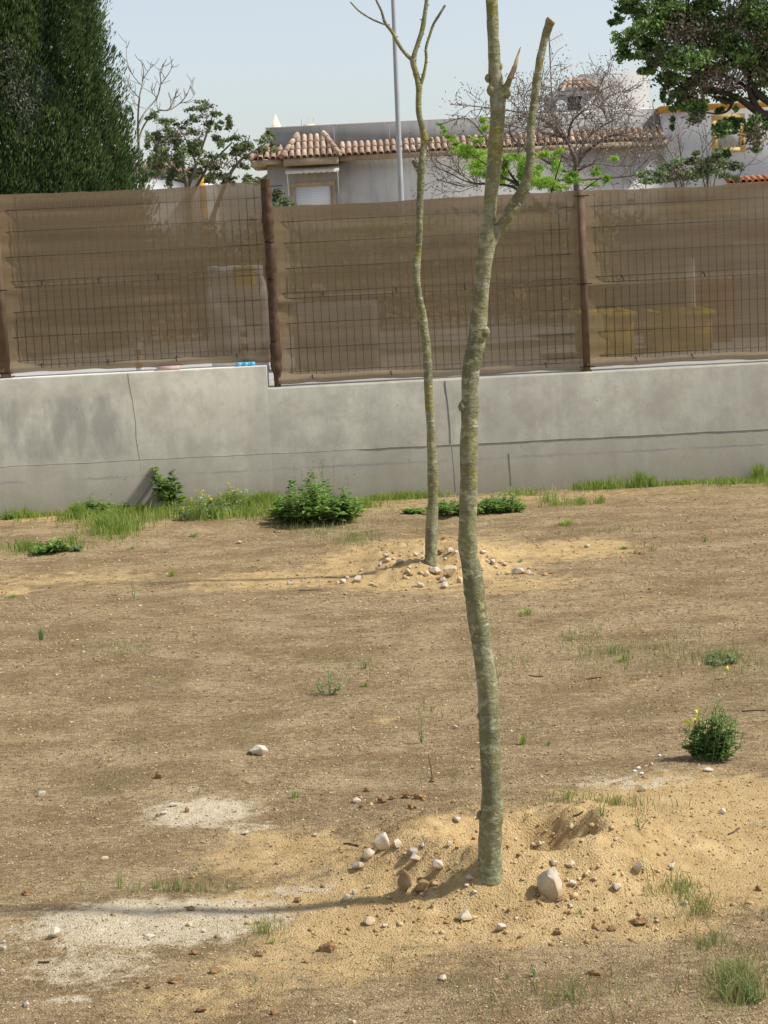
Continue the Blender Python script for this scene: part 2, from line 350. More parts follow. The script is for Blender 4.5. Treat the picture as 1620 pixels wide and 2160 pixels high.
n = NT('roller_shutter', .6, .3); w = n.N.new('ShaderNodeTexWave'); w.bands_direction = 'Z'; w.inputs['Scale'].default_value = 6.5; n.L.new(n.co(), w.inputs[0])
n.col(n.ramp(w.outputs['Fac'], [(0, (.50, .54, .60)), (.25, (.70, .74, .80)), (1, (.76, .80, .85))])); M['shutter'] = n.m
def tilemat(name, lo, mid, hi):
    n = NT(name, .9, .1); c = n.ramp(n.attr(), [(0, lo), (.5, mid), (1, hi)])
    c = n.mix(n.ramp(n.noise(7, 5, .7), [(.42, 0.), (.7, .6)]), c, tuple(v * .5 for v in lo)); n.bump(n.noise(30, 4, .7), .4, .01); return n.col(c)
M['tile'] = tilemat('clay_tile', (.38, .27, .20), (.51, .37, .275), (.66, .52, .40))
M['tilered'] = tilemat('orange_clay_tile', (.36, .12, .05), (.50, .18, .07), (.60, .28, .14))
M['awning'] = sm('cream_canvas', (.62, .60, .53), .08, 6)
M['galv'] = sm('galvanised_steel', (.36, .38, .40), .12, 3, rough=.5, spec=.5)
M['whitepaint'] = sm('white_paint', (.78, .78, .77), .06, 4)
M['cream'] = sm('cream_plaster', (.80, .70, .54), .1, 4)
M['darkglass'] = sm('dark_glass', (.035, .037, .04), .3, 4, rough=.15, spec=.6)
M['curtain'] = sm('grey_curtain', (.42, .43, .45), .12, 6)
M['yellowskip'] = sm('yellow_skip_paint', (.78, .56, .03), .15, 5)
M['paving'] = sm('pale_paving', (.42, .41, .385), .15, 3)
M['brick'] = sm('brick_pallet', (.36, .20, .13), .4, 14)
M['bluebag'] = sm('blue_plastic', (.10, .42, .68), .15, 30, rough=.35, spec=.5)
M['pinkbrick'] = sm('pink_brick', (.50, .36, .32), .15, 30)
M['tarp'] = sm('white_sacking', (.85, .85, .84), .08, 8)
M['aluminium'] = sm('aluminium_rod', (.62, .56, .52), .1, 10, rough=.4, spec=.5)
M['deadbark'] = sm('dull_brown_bark', (.19, .15, .125), .3, 10)
M['palebark'] = sm('pale_bare_bark', (.19, .16, .135), .25, 8)
M['darkbark'] = sm('dark_branch_bark', (.060, .048, .042), .3, 10)
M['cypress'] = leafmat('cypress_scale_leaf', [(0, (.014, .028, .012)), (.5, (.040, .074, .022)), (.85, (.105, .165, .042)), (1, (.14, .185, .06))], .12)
M['cypressgrey'] = leafmat('greyed_cypress_leaf', [(0, (.05, .06, .04)), (1, (.14, .145, .105))], .1)
M['melia'] = leafmat('dark_compound_leaf', [(0, (.05, .085, .03)), (.6, (.14, .235, .06)), (1, (.28, .41, .12))], .3)
M['meliagrey'] = leafmat('grey_green_leaf', [(0, (.11, .14, .07)), (.6, (.20, .27, .115)), (1, (.34, .42, .20))], .3)
M['dead'] = leafmat('dried_leaf_and_seed', [(0, (.13, .10, .07)), (.6, (.22, .175, .125)), (1, (.36, .29, .20))], .2)
M['seed'] = leafmat('dried_pale_leaf', [(0, (.15, .12, .10)), (.7, (.29, .23, .19)), (1, (.60, .54, .46))], .2)
M['lime'] = leafmat('bright_feathery_leaf', [(0, (.17, .31, .035)), (.5, (.30, .50, .06)), (1, (.45, .64, .11))], .45)
M['weed'] = leafmat('weed_leaf', [(0, (.10, .18, .045)), (.5, (.23, .37, .085)), (1, (.42, .57, .17))], .35)
M['weedgrey'] = leafmat('grey_weed_leaf', [(0, (.17, .24, .10)), (1, (.36, .46, .21))], .3)
M['grass'] = leafmat('grass_blade', [(0, (.16, .25, .04)), (.5, (.29, .42, .075)), (1, (.50, .54, .17))], .4)
M['drygrass'] = leafmat('dry_grass_blade', [(0, (.17, .22, .06)), (.55, (.30, .33, .11)), (1, (.52, .44, .22))], .3)
M['yellow'] = leafmat('yellow_petal', [(0, (.62, .56, .03)), (1, (.80, .74, .12))], .3)
M['straw'] = leafmat('chip', [(0, (.13, .085, .04)), (.35, (.31, .22, .11)), (.8, (.50, .375, .20)), (1, (.66, .54, .34))], 0., .9)
M['sandgrain'] = leafmat('sandy_crumb', [(0, (.30, .19, .08)), (.7, (.46, .32, .15)), (1, (.56, .42, .23))], 0., .95)
M['paper'] = sm('white_paper', (.82, .82, .82), .04, 30)
M['twig'] = sm('dark_twig', (.10, .07, .045), .3, 30)
# ------------------------------------------------------------------ THE GROUND
def axis(lo, hi, step, outer, grow=1.35):
    a = list(np.arange(lo, hi + 1e-6, step)); s = step
    while a[-1] < outer: s *= grow; a.append(a[-1] + s)
    s = step
    while a[0] > -outer: s *= grow; a.insert(0, a[0] - s)
    return np.array(a)
gx = axis(-3.4, 3.4, .016, 1500); ys = [4.3]
while ys[-1] < WALL_Y + .05: ys.append(ys[-1] + .0105 * (ys[-1] / 4.6) ** 1.15)
ys += [WALL_Y + .145, WALL_Y + .155]
s = .05
while ys[-1] < 2500: s *= 1.3; ys.append(ys[-1] + s)
s = .012
while ys[0] > -1500: s *= 1.35; ys.insert(0, ys[0] - s)
gy = np.array(ys); GX, GY = np.meshgrid(gx, gy); GZ = gz(GX, GY)
V = np.stack([GX.ravel(), GY.ravel(), GZ.ravel()], 1); nx = len(gx); ny = len(gy)
i, j = np.meshgrid(np.arange(nx - 1), np.arange(ny - 1)); i = i.ravel(); j = j.ravel()
mb = MB(); mb.add(V, np.stack([j * nx + i, j * nx + i + 1, (j + 1) * nx + i + 1, (j + 1) * nx + i], 1), 0.)
ground = mb.build('ground', M['earth'], smooth=True, kind='structure')
vx, vy = to_px(V); ok = V[:, 1] > 3
def patch(L):
    s = np.zeros(len(V))
    for cx, cy, rx, ry, k in L:
        d = ((vx - cx) / rx) ** 2 + ((vy - cy + (vx - cx) * .05) / ry) ** 2
        s = np.maximum(s, k * np.exp(-d ** 1.5 * .9) * ok)
    return s
sand = patch([(1090, 1850, 430, 150, 1.1), (1420, 1700, 330, 75, .85), (1450, 1830, 300, 110, 1.), (610, 1800, 230, 70, .62), (640, 1900, 260, 50, .7), (760, 1960, 260, 60, .8),
              (900, 1190, 250, 58, 1.0), (1200, 1160, 170, 26, .75), (600, 1222, 260, 26, .62), (1060, 1235, 260, 26, .55), (150, 1222, 260, 25, .5), (950, 1060, 700, 16, .45), (200, 1085, 400, 14, .6),
              (430, 2110, 240, 50, .5), (700, 2030, 330, 60, .58), (1350, 1960, 260, 40, .6), (30, 1245, 60, 14, .7), (1250, 1270, 260, 30, .3), (800, 1520, 60, 16, .45), (1300, 1440, 200, 12, .35)])
lime = patch([(330, 1945, 300, 55, 1.15), (430, 1715, 130, 34, 1.0), (520, 1745, 90, 16, .6), (190, 2040, 210, 55, .62), (480, 1960, 180, 30, .6), (1330, 1650, 230, 26, .55), (405, 1665, 22, 8, .8), (610, 1880, 150, 14, .65),
              (30, 1975, 80, 60, .45), (150, 2110, 60, 12, .9), (1260, 1220, 150, 20, .25)])
dark = patch([(330, 1420, 520, 110, .6), (40, 1800, 260, 90, .7), (430, 1878, 260, 20, .75), (1250, 2100, 480, 70, 1.), (600, 2100, 300, 60, .5), (1500, 1430, 320, 90, .75), (1250, 1540, 420, 70, .75), (820, 1690, 220, 45, .85),
              (80, 2140, 160, 60, .9), (1590, 1950, 90, 80, .8), (700, 1130, 200, 30, .5), (1300, 1110, 300, 30, .45), (60, 1340, 260, 70, .55), (400, 1600, 400, 60, .45), (1550, 1220, 150, 60, .4)])
ca = ground.data.color_attributes.new('soil', 'FLOAT_COLOR', 'POINT')
ca.data.foreach_set('color', np.stack([sand, lime, dark, np.ones(len(V))], 1).astype(np.float32).ravel())
def soil_at(P, L):
    X, Y = to_px(P); s = np.zeros(len(P))
    for cx, cy, rx, ry, k in L: s = np.maximum(s, k * np.exp(-(((X - cx) / rx) ** 2 + ((Y - cy + (X - cx) * .05) / ry) ** 2)))
    return s
mb = MB(); mb.box((-60, WALL_Y + WALL_T - .02, YARD - .05), (60, 27, YARD + .012), 0.5); mb.build('yard_paving', M['paving'], kind='structure')
# ------------------------------------------------------------------ THE RETAINING WALL
xs = -.905; zl = 1.148; zr = .962
mb = MB()
def wallbody():
    y0, y1 = WALL_Y, WALL_Y + WALL_T
    prof = [(-40, -.5), (40, -.5), (40, zr), (xs, zr), (xs, zl), (-40, zl)]
    c = .012
    # front and back faces plus a chipped narrow arris along the top
    pts = []
    V = [(-40, y0, -.5), (xs, y0, -.5), (40, y0, -.5), (40, y0, zr - c), (xs, y0, zr - c), (xs - 0, y0, zl - c), (-40, y0, zl - c)]
    b = len(V); V += [(-40, y1, -.5), (xs, y1, -.5), (40, y1, -.5), (40, y1, zr), (xs, y1, zr), (xs, y1, zl), (-40, y1, zl)]
    t = len(V); V += [(40, y0 + c, zr), (xs, y0 + c, zr), (xs, y0 + c, zl), (-40, y0 + c, zl)]
    F = [(1, 2, 3, 4), (0, 1, 5, 6), (b + 2, b + 1, b + 4, b + 3), (b + 1, b, b + 6, b + 5), (4, 3, t, t + 1), (6, 5, t + 2, t + 3), (t + 1, t, b + 3, b + 4), (t + 3, t + 2, b + 5, b + 6), (t + 1, b + 4, b + 5, t + 2), (4, t + 1, t + 2, 5)]
    mb.add(V, F, .5)
wallbody()
def ridge(p0, p1, w=.006, pr=.006, wob=.004, brk=.0, seed=0):
    n_ = max(8, int(np.hypot(p1[0] - p0[0], p1[1] - p0[1]) / .02)); t = np.linspace(0, 1, n_)
    X = p0[0] + (p1[0] - p0[0]) * t + wob * 2 * vnoise(t * n_ * .13 + seed, t * 0 + 3.3); Z = p0[1] + (p1[1] - p0[1]) * t + wob * 2 * vnoise(t * n_ * .13 + seed, t * 0 + 8.7)
    R = np.clip(w * (.9 + .15 * vnoise(t * n_ * .3 + seed, t * 0 + 1.7)), .0008, 1)
    mb.tube(np.stack([X, np.full(n_, WALL_Y + .0032), Z], 1), R, 6, True, .5)
ridge((-3.6, .425), (3.6, .418), .006, seed=1)
ridge((-1.99, .43), (-2.035, zl - .01), .007, seed=2, wob=.01)
ridge((-1.985, .02), (-1.99, .41), .004, seed=7)
ridge((.585, .43), (.56, zr - .01), .006, seed=3, wob=.006); ridge((.60, .02), (.59, .41), .005, seed=4)
ridge((-.895, .44), (xs, zr - .02), .003, seed=5)
for x_, w_ in ((1.065, .012), (2.6, .007)): ridge((x_, .06), (x_ - .01, .33), w_ * .5, seed=x_ * 7)
wall = tag(mb.build('retaining_wall', M['concrete']), 'long grey cast concrete retaining wall with a step in its pale top', 'wall')
# ------------------------------------------------------------------ THE FENCE
FY = WALL_Y + .17
fence = thing('mesh_fence', 'brown shade cloth and wire mesh fence on posts along the concrete wall', 'fence', (0, FY, zr))
def fpanel(x0, x1, z0, z1, seed, off=0.03, slack=.02):
    nxp = int((x1 - x0) / .03); nzp = 52; X, Z = np.meshgrid(np.linspace(0, 1, nxp), np.linspace(0, 1, nzp))
    x = x0 + (x1 - x0) * X; edge = np.minimum(X, 1 - X) * (x1 - x0)
    y = FY + .028 - off * .9 - slack * .45 * vnoise(x * 1.6 + seed, Z * 4 + seed) - .012 * vnoise(x * .8 + seed, Z * 22) - .05 * np.exp(-edge / .16)
    z = z0 + (z1 - z0) * Z + (1 - Z) ** 8 * (.03 * vnoise(x * 2.2 + seed, x * 0) + .012 * vnoise(x * 9 + seed, x * 0)) + Z ** 10 * (.02 * vnoise(x * 1.8 + seed + 7, x * 0) + .008 * vnoise(x * 9 + seed, x * 0))
    # hem bulging at the bottom, crease at mid-height
    y = y - .045 * np.exp(-((Z - .025) / .022) ** 2) * (1 + 1.2 * vnoise(x * 3 + seed, x * 0)) - .018 * np.exp(-((Z - .47) / .012) ** 2) * (1 + 2 * vnoise(x * 2.4 + seed, x * 0))
    m_ = MB(); i, j = np.meshgrid(np.arange(nxp - 1), np.arange(nzp - 1)); i = i.ravel(); j = j.ravel()
    m_.add(np.stack([x.ravel(), y.ravel(), z.ravel()], 1), np.stack([j * nxp + i, j * nxp + i + 1, (j + 1) * nxp + i + 1, (j + 1) * nxp + i], 1), .5)
    kid(m_, 'shade_cloth', M['cloth'], fence, True)
    w = MB(); n_ = int(round((x1 - x0 - .1) / .0655)); r = .0019
    for k in range(n_ + 1):
        xx = x0 + .05 + k * (x1 - x0 - .1) / n_
        w.box((xx - r, FY - .022 - r, z0 + .03), (xx + r, FY - .022 + r, z1 - .02), .3)
    for zz in [.06, .10, .29, .49, .69, .735, .93, 1.13, 1.30]:
        zz = z0 + zz * (z1 - z0) / 1.42; w.box((x0 + .03, FY - .022 - 3.2 * r, zz - r), (x1 - .03, FY - .022 - r * 1.01, zz + r), .3)
    kid(w, 'wire_panel', M['wire'], fence)
    for k in range(4):
        for zz in (z0 + .055, z0 + (z1 - z0) * .5):
            if zz > z0 + .1 and k == 3: continue
            xx = x0 + (x1 - x0) * (.14 + .24 * k + RNG.normal(0, .02)); tb = MB()
            tb.tube([(xx, FY + .01, zz + .02), (xx, FY - off - .03, zz + .012), (xx + .006, FY - off - .035, zz - .02)], .004, 5); kid(tb, 'cable_tie', M['tie'], fence)
P0, P1, P2, P3 = -3.06, -.815, 1.735, 4.27
fpanel(-5.6, P0, 1.175, 2.63, 3); fpanel(P0, P1, 1.18, 2.635, 21); fpanel(P1, P2, .975, 2.43, 47); fpanel(P2, P3, .985, 2.43, 80); fpanel(P3, 6.8, 1.005, 2.43, 90)
def fpost(x, z0, z1, w, n_, rolled):
    m_ = MB()
    if rolled:
        # cloth rolled round the post and pinched by ties
        zz = np.linspace(z0, z1, 90); t = (zz - z0) / (z1 - z0); knots = [.06, .22, .52, .70]
        r = w / 2 * (1 + .25 * vnoise(zz * 5, zz * 0 + 2)); 
        for k in knots: r = r * (1 - .14 * np.exp(-((t - k) / .012) ** 2))
        r = r * (.62 + .38 * sstep(.0, .12, t))
        m_.tube(np.stack([x + .012 * vnoise(zz * 2.5, zz * 0 + 7), np.full(90, FY - .05), zz], 1), r, 14, True, .5, .3, 3)
        kid(m_, 'post', M['wrap'], fence, True)
        for k in knots[1:]:
            tb = MB(); zc = z0 + k * (z1 - z0); a = np.linspace(0, 2 * PI, 15)
            tb.tube(np.stack([x + (w * .44) * np.cos(a), FY - .05 + w * .44 * np.sin(a), zc + .004 * np.sin(a * 2)], 1), .004, 5); kid(tb, 'cable_tie', M['tie'], fence)
    else:
        m_.box((x - w / 2, FY - .10, z0), (x + w / 2, FY - .035, z1), .5); m_.box((x - w * .75, FY - .1 + .002, z0), (x + w * .75, FY + .03, z0 + .012), .5)
        kid(m_, 'post', M['post'], fence)
        for zc in (z0 + .04, z0 + .72, z1 - .05):
            tb = MB(); tb.box((x - w / 2 - .035, FY - .106, zc - .004), (x + w / 2 + .035, FY - .101, zc + .004)); kid(tb, 'cable_tie', M['tie'], fence)
fpost(P0, zl, 2.63, .075, 6, False); fpost(P1 - .01, zr, 2.66, .084, 6, True); fpost(P2, zr, 2.445, .052, 6, False); fpost(P3, zr, 2.44, .055, 6, False)
m_ = MB(); m_.tube([(P1, FY - .05, 2.60), (P1 + .07, FY - .055, 2.598), (P1 + .12, FY - .05, 2.60)], .004, 5); kid(m_, 'cable_tie', M['tie'], fence)
# bits lying on the wall top
p = pl(358, 771, WALL_Y + .2); m_ = MB(); m_.box((p[0] - .095, WALL_Y + .06, zl), (p[0] + .095, WALL_Y + .15, zl + .032)); m_.box((p[0] - .09, WALL_Y + .055, zl + .006), (p[0] + .09, WALL_Y + .0595, zl + .026))
tag(m_.build('brick', M['pinkbrick']), 'flat pinkish brick lying on top of the concrete wall under the cloth hem', 'brick')
p = pl(518, 766, WALL_Y + .1); m_ = MB()
for k in range(5):
    a = RNG.normal(0, 1, 3); c = np.array([p[0] + (-.055 + .028 * k), WALL_Y + .10 + .01 * (k % 2), zl + .014]); pts = []
    m_.lathe([(.001, -.014), (.022, -.012), (.027, .004), (.02, .016), (.001, .02)], 9, c)
bagv = m_; tag(m_.build('plastic_bag', M['bluebag'], None, True), 'crumpled bright blue plastic bag on the wall top near its step', 'bag')
# ------------------------------------------------------------------ POLLARDED TREES IN THE LOT
def catmull(C, R, n):
    C = np.asarray(C, float); R = np.asarray(R, float); m = len(C); P = np.vstack([2 * C[0] - C[1], C, 2 * C[-1] - C[-2]]); out = []; ro = []
    for t in np.linspace(0, m - 1, n):
        k = min(int(t), m - 2); f = t - k; p0, p1, p2, p3 = P[k], P[k + 1], P[k + 2], P[k + 3]
        out.append(.5 * ((2 * p1) + (-p0 + p2) * f + (2 * p0 - 5 * p1 + 4 * p2 - p3) * f * f + (-p0 + 3 * p1 - 3 * p2 + p3) * f ** 3)); ro.append(R[k] * (1 - f) + R[k + 1] * f)
    return np.array(out), np.array(ro)
def limb(L, Y, sides=20, per=9, rn=.10, seed=0, dy=0., knots=()):
    """L = (x, y, width) in the photo's pixels, standing in the plane at distance Y"""
    C = []; R = []
    for k, (x, y, w) in enumerate(L):
        C.append(pl(x, y, Y + dy * k / max(1, len(L) - 1) + .02 * vnoise(np.array(k * .7 + seed), np.array(2.)))); R.append(w / 2 * Y / FOC)
    C, R = catmull(C, R, len(L) * per); m_ = MB()
    if rn: R = R * (1 + rn * .8 * vnoise(np.arange(len(R)) * .21 + seed, np.arange(len(R)) * 0. + 4))
    m_.tube(C, R, sides, True, .5, rn, seed); return m_, C, R
b = pg(1036, 1840); nY = b[1]
near = thing('pollarded_tree', 'tall bare young tree in the foreground, its grey green trunk rising from a sandy mound', 'tree', tuple(b))
NT_ = [(1040, 1890, 72), (1038, 1868, 64), (1036, 1852, 55), (1034, 1830, 50), (1033, 1790, 50), (1034, 1750, 52), (1038, 1705, 46), (1036, 1640, 45), (1033, 1560, 44), (1028, 1450, 43), (1014, 1345, 43), (1003, 1265, 42), (997, 1215, 41), (988, 1165, 41), (986, 1110, 38), (989, 1005, 38), (990, 900, 37), (992, 860, 38), (991, 815, 36),
       (995, 770, 37), (1004, 726, 38), (1009, 683, 36), (1012, 640, 34), (1018, 590, 33), (1021, 550, 35), (1029, 505, 38), (1030, 475, 30), (1034, 430, 29), (1040, 367, 29), (1046, 300, 31), (1050, 235, 32), (1050, 200, 34), (1045, 165, 31), (1043, 130, 25), (1040, 67, 25), (1037, 0, 25), (1033, -60, 25), (1028, -160, 24), (1024, -280, 22)]
m_, C, R = limb(NT_, nY, 28, 8, .10, 3)
# branch scars and burrs
for px, py, r in [(975, 858, 9), (1024, 1690, 7), (1011, 1510, 6), (985, 1250, 8), (1025, 700, 9), (1012, 1720, 8), (1036, 190, 10), (1070, 195, 9), (1055, 140, 6), (1028, 165, 6), (1008, 1820, 6)]:
    c = pl(px, py, nY - .01); rr = r * nY / FOC; m_.lathe([(rr * .1, -rr * 1.6), (rr * .8, -rr * .7), (rr, 0), (rr * .7, rr * .8), (rr * .1, rr * 1.5)], 10, c, .5)
kid(m_, 'trunk', M['bark'], near, True)
m_, C, R = limb([(1034, 520, 20), (1042, 500, 23), (1056, 480, 24), (1072, 455, 24), (1090, 425, 25), (1106, 395, 24), (1114, 365, 20), (1119, 333, 17), (1119, 283, 17), (1124, 235, 16), (1128, 205, 16), (1136, 143, 16), (1144, 103, 15), (1151, 75, 17), (1157, 57, 18), (1161, 45, 21)], nY, 18, 9, .10, 9, -.06)
for px, py, r in [(1123, 322, 5), (1138, 138, 5), (1095, 432, 4)]:
    c = pl(px, py, nY - .04); rr = r * nY / FOC; m_.lathe([(rr * .1, -rr * 1.4), (rr, 0), (rr * .1, rr * 1.4)], 8, c, .5)
br = kid(m_, 'branch', M['bark'], near, True)
m_ = MB(); e = C[-1]; d = (C[-1] - C[-4]); d /= np.linalg.norm(d); m_.tube([e - d * .004, e + d * .002, e + d * .004 + np.array([.002, 0, .001])], [R[-1] * .99, R[-1] * .97, R[-1] * .9], 14); kid(m_, 'cut_end', M['cutwood'], br)
m_, C, R = limb([(1052, 215, 22), (1060, 198, 18), (1069, 182, 13), (1076, 165, 11), (1083, 148, 11), (1087, 138, 8)], nY, 12, 7, .15, 5, -.02)
st = kid(m_, 'broken_stub', M['bark'], near, True)
m_, C, R = limb([(1077, 166, 6), (1084, 148, 10), (1089, 130, 8), (1093, 115, 5), (1098, 99, 1)], nY - .024, 7, 5, .2, 8); kid(m_, 'split_wood', M['cutwood'], st)
b = pg(909, 1187); fY = b[1]
far = thing('pollarded_tree', 'thinner bare young tree behind, with yellow lichen and forked top, on the stony far mound', 'tree', tuple(b))
m_, C, R = limb([(910, 1210, 30), (909, 1187, 27), (909, 1170, 25), (911, 1100, 24), (913, 1050, 22), (913, 1000, 22), (911, 950, 19), (908, 890, 18), (905, 846, 18), (903, 800, 19), (902, 770, 19), (900, 740, 18), (896, 700, 18), (890, 665, 19), (884, 630, 16), (880, 600, 15), (878, 570, 17), (881, 540, 15), (884, 500, 14), (885, 466, 14), (886, 420, 15), (888, 380, 16), (888, 358, 18), (891, 335, 14), (894, 310, 15), (896, 293, 17), (891, 270, 13), (884, 240, 12), (883, 210, 13), (884, 185, 14), (880, 165, 12), (876, 150, 12), (872, 135, 13), (872, 123, 12)], fY, 20, 8, .12, 13)
for px, py, r in [(910, 294, 4), (877, 345, 4), (884, 183, 3), (891, 360, 5), (903, 720, 5), (880, 575, 5), (905, 850, 4)]:
    c = pl(px, py, fY - .01); rr = r * fY / FOC; m_.lathe([(rr * .1, -rr * 1.4), (rr, 0), (rr * .1, rr * 1.4)], 8, c, .5)
kid(m_, 'trunk', M['bark2'], far, True)
for L in ([(872, 128, 9), (858, 116, 8), (843, 97, 7.5), (827, 67, 7), (812, 47, 6.5), (805, 24, 5), (795, 3, 4.5), (788, -14, 4), (778, -60, 3.5)], [(812, 52, 4), (797, 46, 4), (780, 38, 4), (757, 23, 3.5), (739, 4, 3)],
          [(872, 130, 10), (875, 112, 11), (882, 90, 9.5), (891, 62, 9.5), (896, 30, 9), (900, 0, 9), (903, -60, 8), (910, -150, 7)], [(886, 182, 9), (890, 170, 8), (896, 147, 6.5), (899, 123, 6), (899, 100, 6), (907, 73, 5.5), (914, 52, 5.5), (925, 34, 5.5), (939, 11, 5)],
          [(886, 366, 9), (880, 357, 7), (874, 347, 6.5), (871, 339, 6.5)], [(902, 297, 7), (908, 294, 5), (911, 291, 4)]):
    m_, C, R = limb(L, fY, 12, 6, .12, L[0][0]); 
    for k in range(3, len(C) - 2, 7):
        s_ = RNG.choice([-1, 1]) * R[k] * 1.7; m_.tube([C[k], C[k] + np.array([s_, -R[k] * .6, R[k] * .7])], [R[k] * .5, R[k] * .18], 5, True, .5)
    kid(m_, 'branch', M['bark2'], far, True)
# ------------------------------------------------------------------ FOLIAGE TOOLS
def add_leaves(m_, C, size, aspect=.45, up=None, upk=0., tint=None, rng=RNG, jit=.35):
    C = np.asarray(C, float); n_ = len(C)
    if not n_: return
    D = rng.normal(0, 1, (n_, 3)); 
    if up is not None: D = D * (1 - upk) + np.asarray(up) * upk * 1.6
    D /= np.linalg.norm(D, axis=1)[:, None] + 1e-9
    W = np.cross(D, rng.normal(0, 1, (n_, 3))); W /= np.linalg.norm(W, axis=1)[:, None] + 1e-9
    N = np.cross(D, W); L = np.asarray(size) * (1 + jit * rng.uniform(-1, 1, n_)); L = L[:, None]
    V = np.stack([C - D * L * .5, C + W * L * aspect * .5 + N * L * .06, C + D * L * .5, C - W * L * aspect * .5 + N * L * .06], 1).reshape(-1, 3)
    k = np.arange(n_) * 4; F = np.stack([k, k + 1, k + 2, k + 3], 1)
    if tint is None: tint = rng.random(n_)
    m_.add(V, F, np.repeat(np.clip(tint, 0, 1), 4))
def clump_pts(c, r, n_, rng=RNG, shell=.5):
    d = rng.normal(0, 1, (n_, 3)); d /= np.linalg.norm(d, axis=1)[:, None]; q = rng.random(n_) ** (shell) ; return np.asarray(c) + d * q[:, None] * np.asarray(r)
def px_line(L, Y, dy=0):
    return [pl(x, y, Y + dy * k) for k, (x, y) in enumerate(L)]
def grow(m_, p, d, length, r, depth, rng, ends, curve=.35, up=.15, split=2, seg=5, sides=5, ratio=.68, spread=.55, minr=.002, tips=None):
    pts = [p.copy()]; step = length / seg; mids = []
    for k in range(seg):
        d = d + rng.normal(0, curve / seg ** .5 * .6, 3); d[2] += up / seg; d /= np.linalg.norm(d); p = p + d * step; pts.append(p.copy()); mids.append((p.copy(), d.copy()))
    R = np.linspace(r, r * ratio, seg + 1); m_.tube(np.array(pts), np.maximum(R, minr), sides if r > .01 else 4, depth == 0, .5)
    if depth == 0: ends.append((p, d)); return
    for k in range(split):
        nd = d + rng.normal(0, spread, 3); nd /= np.linalg.norm(nd); grow(m_, p, nd, length * rng.uniform(.6, .85), r * ratio * .85, depth - 1, rng, ends, curve, up, split, seg, sides, ratio, spread, minr)
    for (q, dd) in mids[1::2]:
        if rng.random() < .55:
            nd = dd + rng.normal(0, spread * 1.3, 3); nd /= np.linalg.norm(nd); grow(m_, q, nd, length * rng.uniform(.35, .6), r * .5, max(0, depth - 2), rng, ends, curve, up, 2, seg, 4, ratio, spread, minr)
# ------------------------------------------------------------------ CYPRESS (left)
def cypress():
    rng = np.random.default_rng(3); Y = 24.; a = pl(300, 395, Y); base = np.array([-4.97, Y, YARD])
    root = thing('cypress_tree', 'huge dense dark green cypress filling the left edge above the fence', 'tree', tuple(base))
    def rad(z):  # silhouette measured against the photo
        zz = np.array([.9, 1.6, 2.4, 2.9, 3.4, 4.0, 4.4, 5.0, 5.6, 7, 9, 11.5]); rr = np.array([1.7, 2.05, 2.14, 2.12, 2.0, 1.86, 1.80, 1.74, 1.68, 1.45, .9, .05]); return np.interp(z, zz, rr)
    tr = MB(); tr.tube([base, base + [0, 0, 5], base + [0, 0, 10.5]], [.25, .15, .03], 10); kid(tr, 'trunk', M['darkbark'], root, True)
    inner = MB(); zz = np.linspace(1.1, 11, 26); inner.lathe([(rad(z) * .74 + .04 * math.sin(z * 5), z) for z in zz], 26, (base[0], base[1], 0), .0)  # core gets the darkest tint, painting the shaded gaps inside the crown
    fol = inner; gm = MB()
    for k in range(760):
        z = .9 + 6.2 * rng.random(); th = rng.uniform(-PI * .98, PI * .14) if k < 640 else rng.uniform(0, 2 * PI)
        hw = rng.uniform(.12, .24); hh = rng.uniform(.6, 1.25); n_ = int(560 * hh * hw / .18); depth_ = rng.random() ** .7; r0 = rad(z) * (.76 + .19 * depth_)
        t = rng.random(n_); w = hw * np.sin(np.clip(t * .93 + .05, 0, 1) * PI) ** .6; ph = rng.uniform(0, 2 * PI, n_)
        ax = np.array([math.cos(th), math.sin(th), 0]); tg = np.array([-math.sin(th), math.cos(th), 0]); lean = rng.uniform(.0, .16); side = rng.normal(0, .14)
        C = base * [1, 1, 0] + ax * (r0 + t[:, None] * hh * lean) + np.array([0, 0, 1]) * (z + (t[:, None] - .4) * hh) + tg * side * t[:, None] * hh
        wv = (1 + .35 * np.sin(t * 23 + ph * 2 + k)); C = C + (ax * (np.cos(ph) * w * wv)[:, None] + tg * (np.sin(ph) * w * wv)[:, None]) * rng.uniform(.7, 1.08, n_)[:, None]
        up = np.array([ax[0] * .6, ax[1] * .6, 1.]); tn = .05 + .85 * depth_ * rng.uniform(.4, 1.2) + .22 * np.cos(ph) + rng.normal(0, .05, n_)  # deep plumes tinted darker, outward sides lighter: crown shading put into leaf colour
        add_leaves(fol, C, rng.uniform(.045, .065), .24, up, .72, tn, rng)
    for k in range(16):  # a greyed patch of old foliage with cones
        c = np.array([-3.95 + rng.normal(0, .13), 22.30 + rng.normal(0, .08), 4.0 + rng.normal(0, .26)]); add_leaves(gm, c + rng.normal(0, 1, (60, 3)) * [.1, .06, .1], .05, .3, (0, 0, 1), .4, None, rng)
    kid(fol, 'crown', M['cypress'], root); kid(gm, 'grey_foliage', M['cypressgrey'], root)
    cn = MB()
    for k in range(36):
        z = rng.uniform(2.5, 5.6); th = rng.uniform(-PI * .8, 0); r0 = rad(z) + .1; c = base * [1, 1, 0] + np.array([math.cos(th) * r0, math.sin(th) * r0, z]); cn.lathe([(.002, -.018), (.016, -.01), (.018, .006), (.002, .018)], 6, c)
    kid(cn, 'cones', M['palebark'], root, kind='stuff')
cypress()
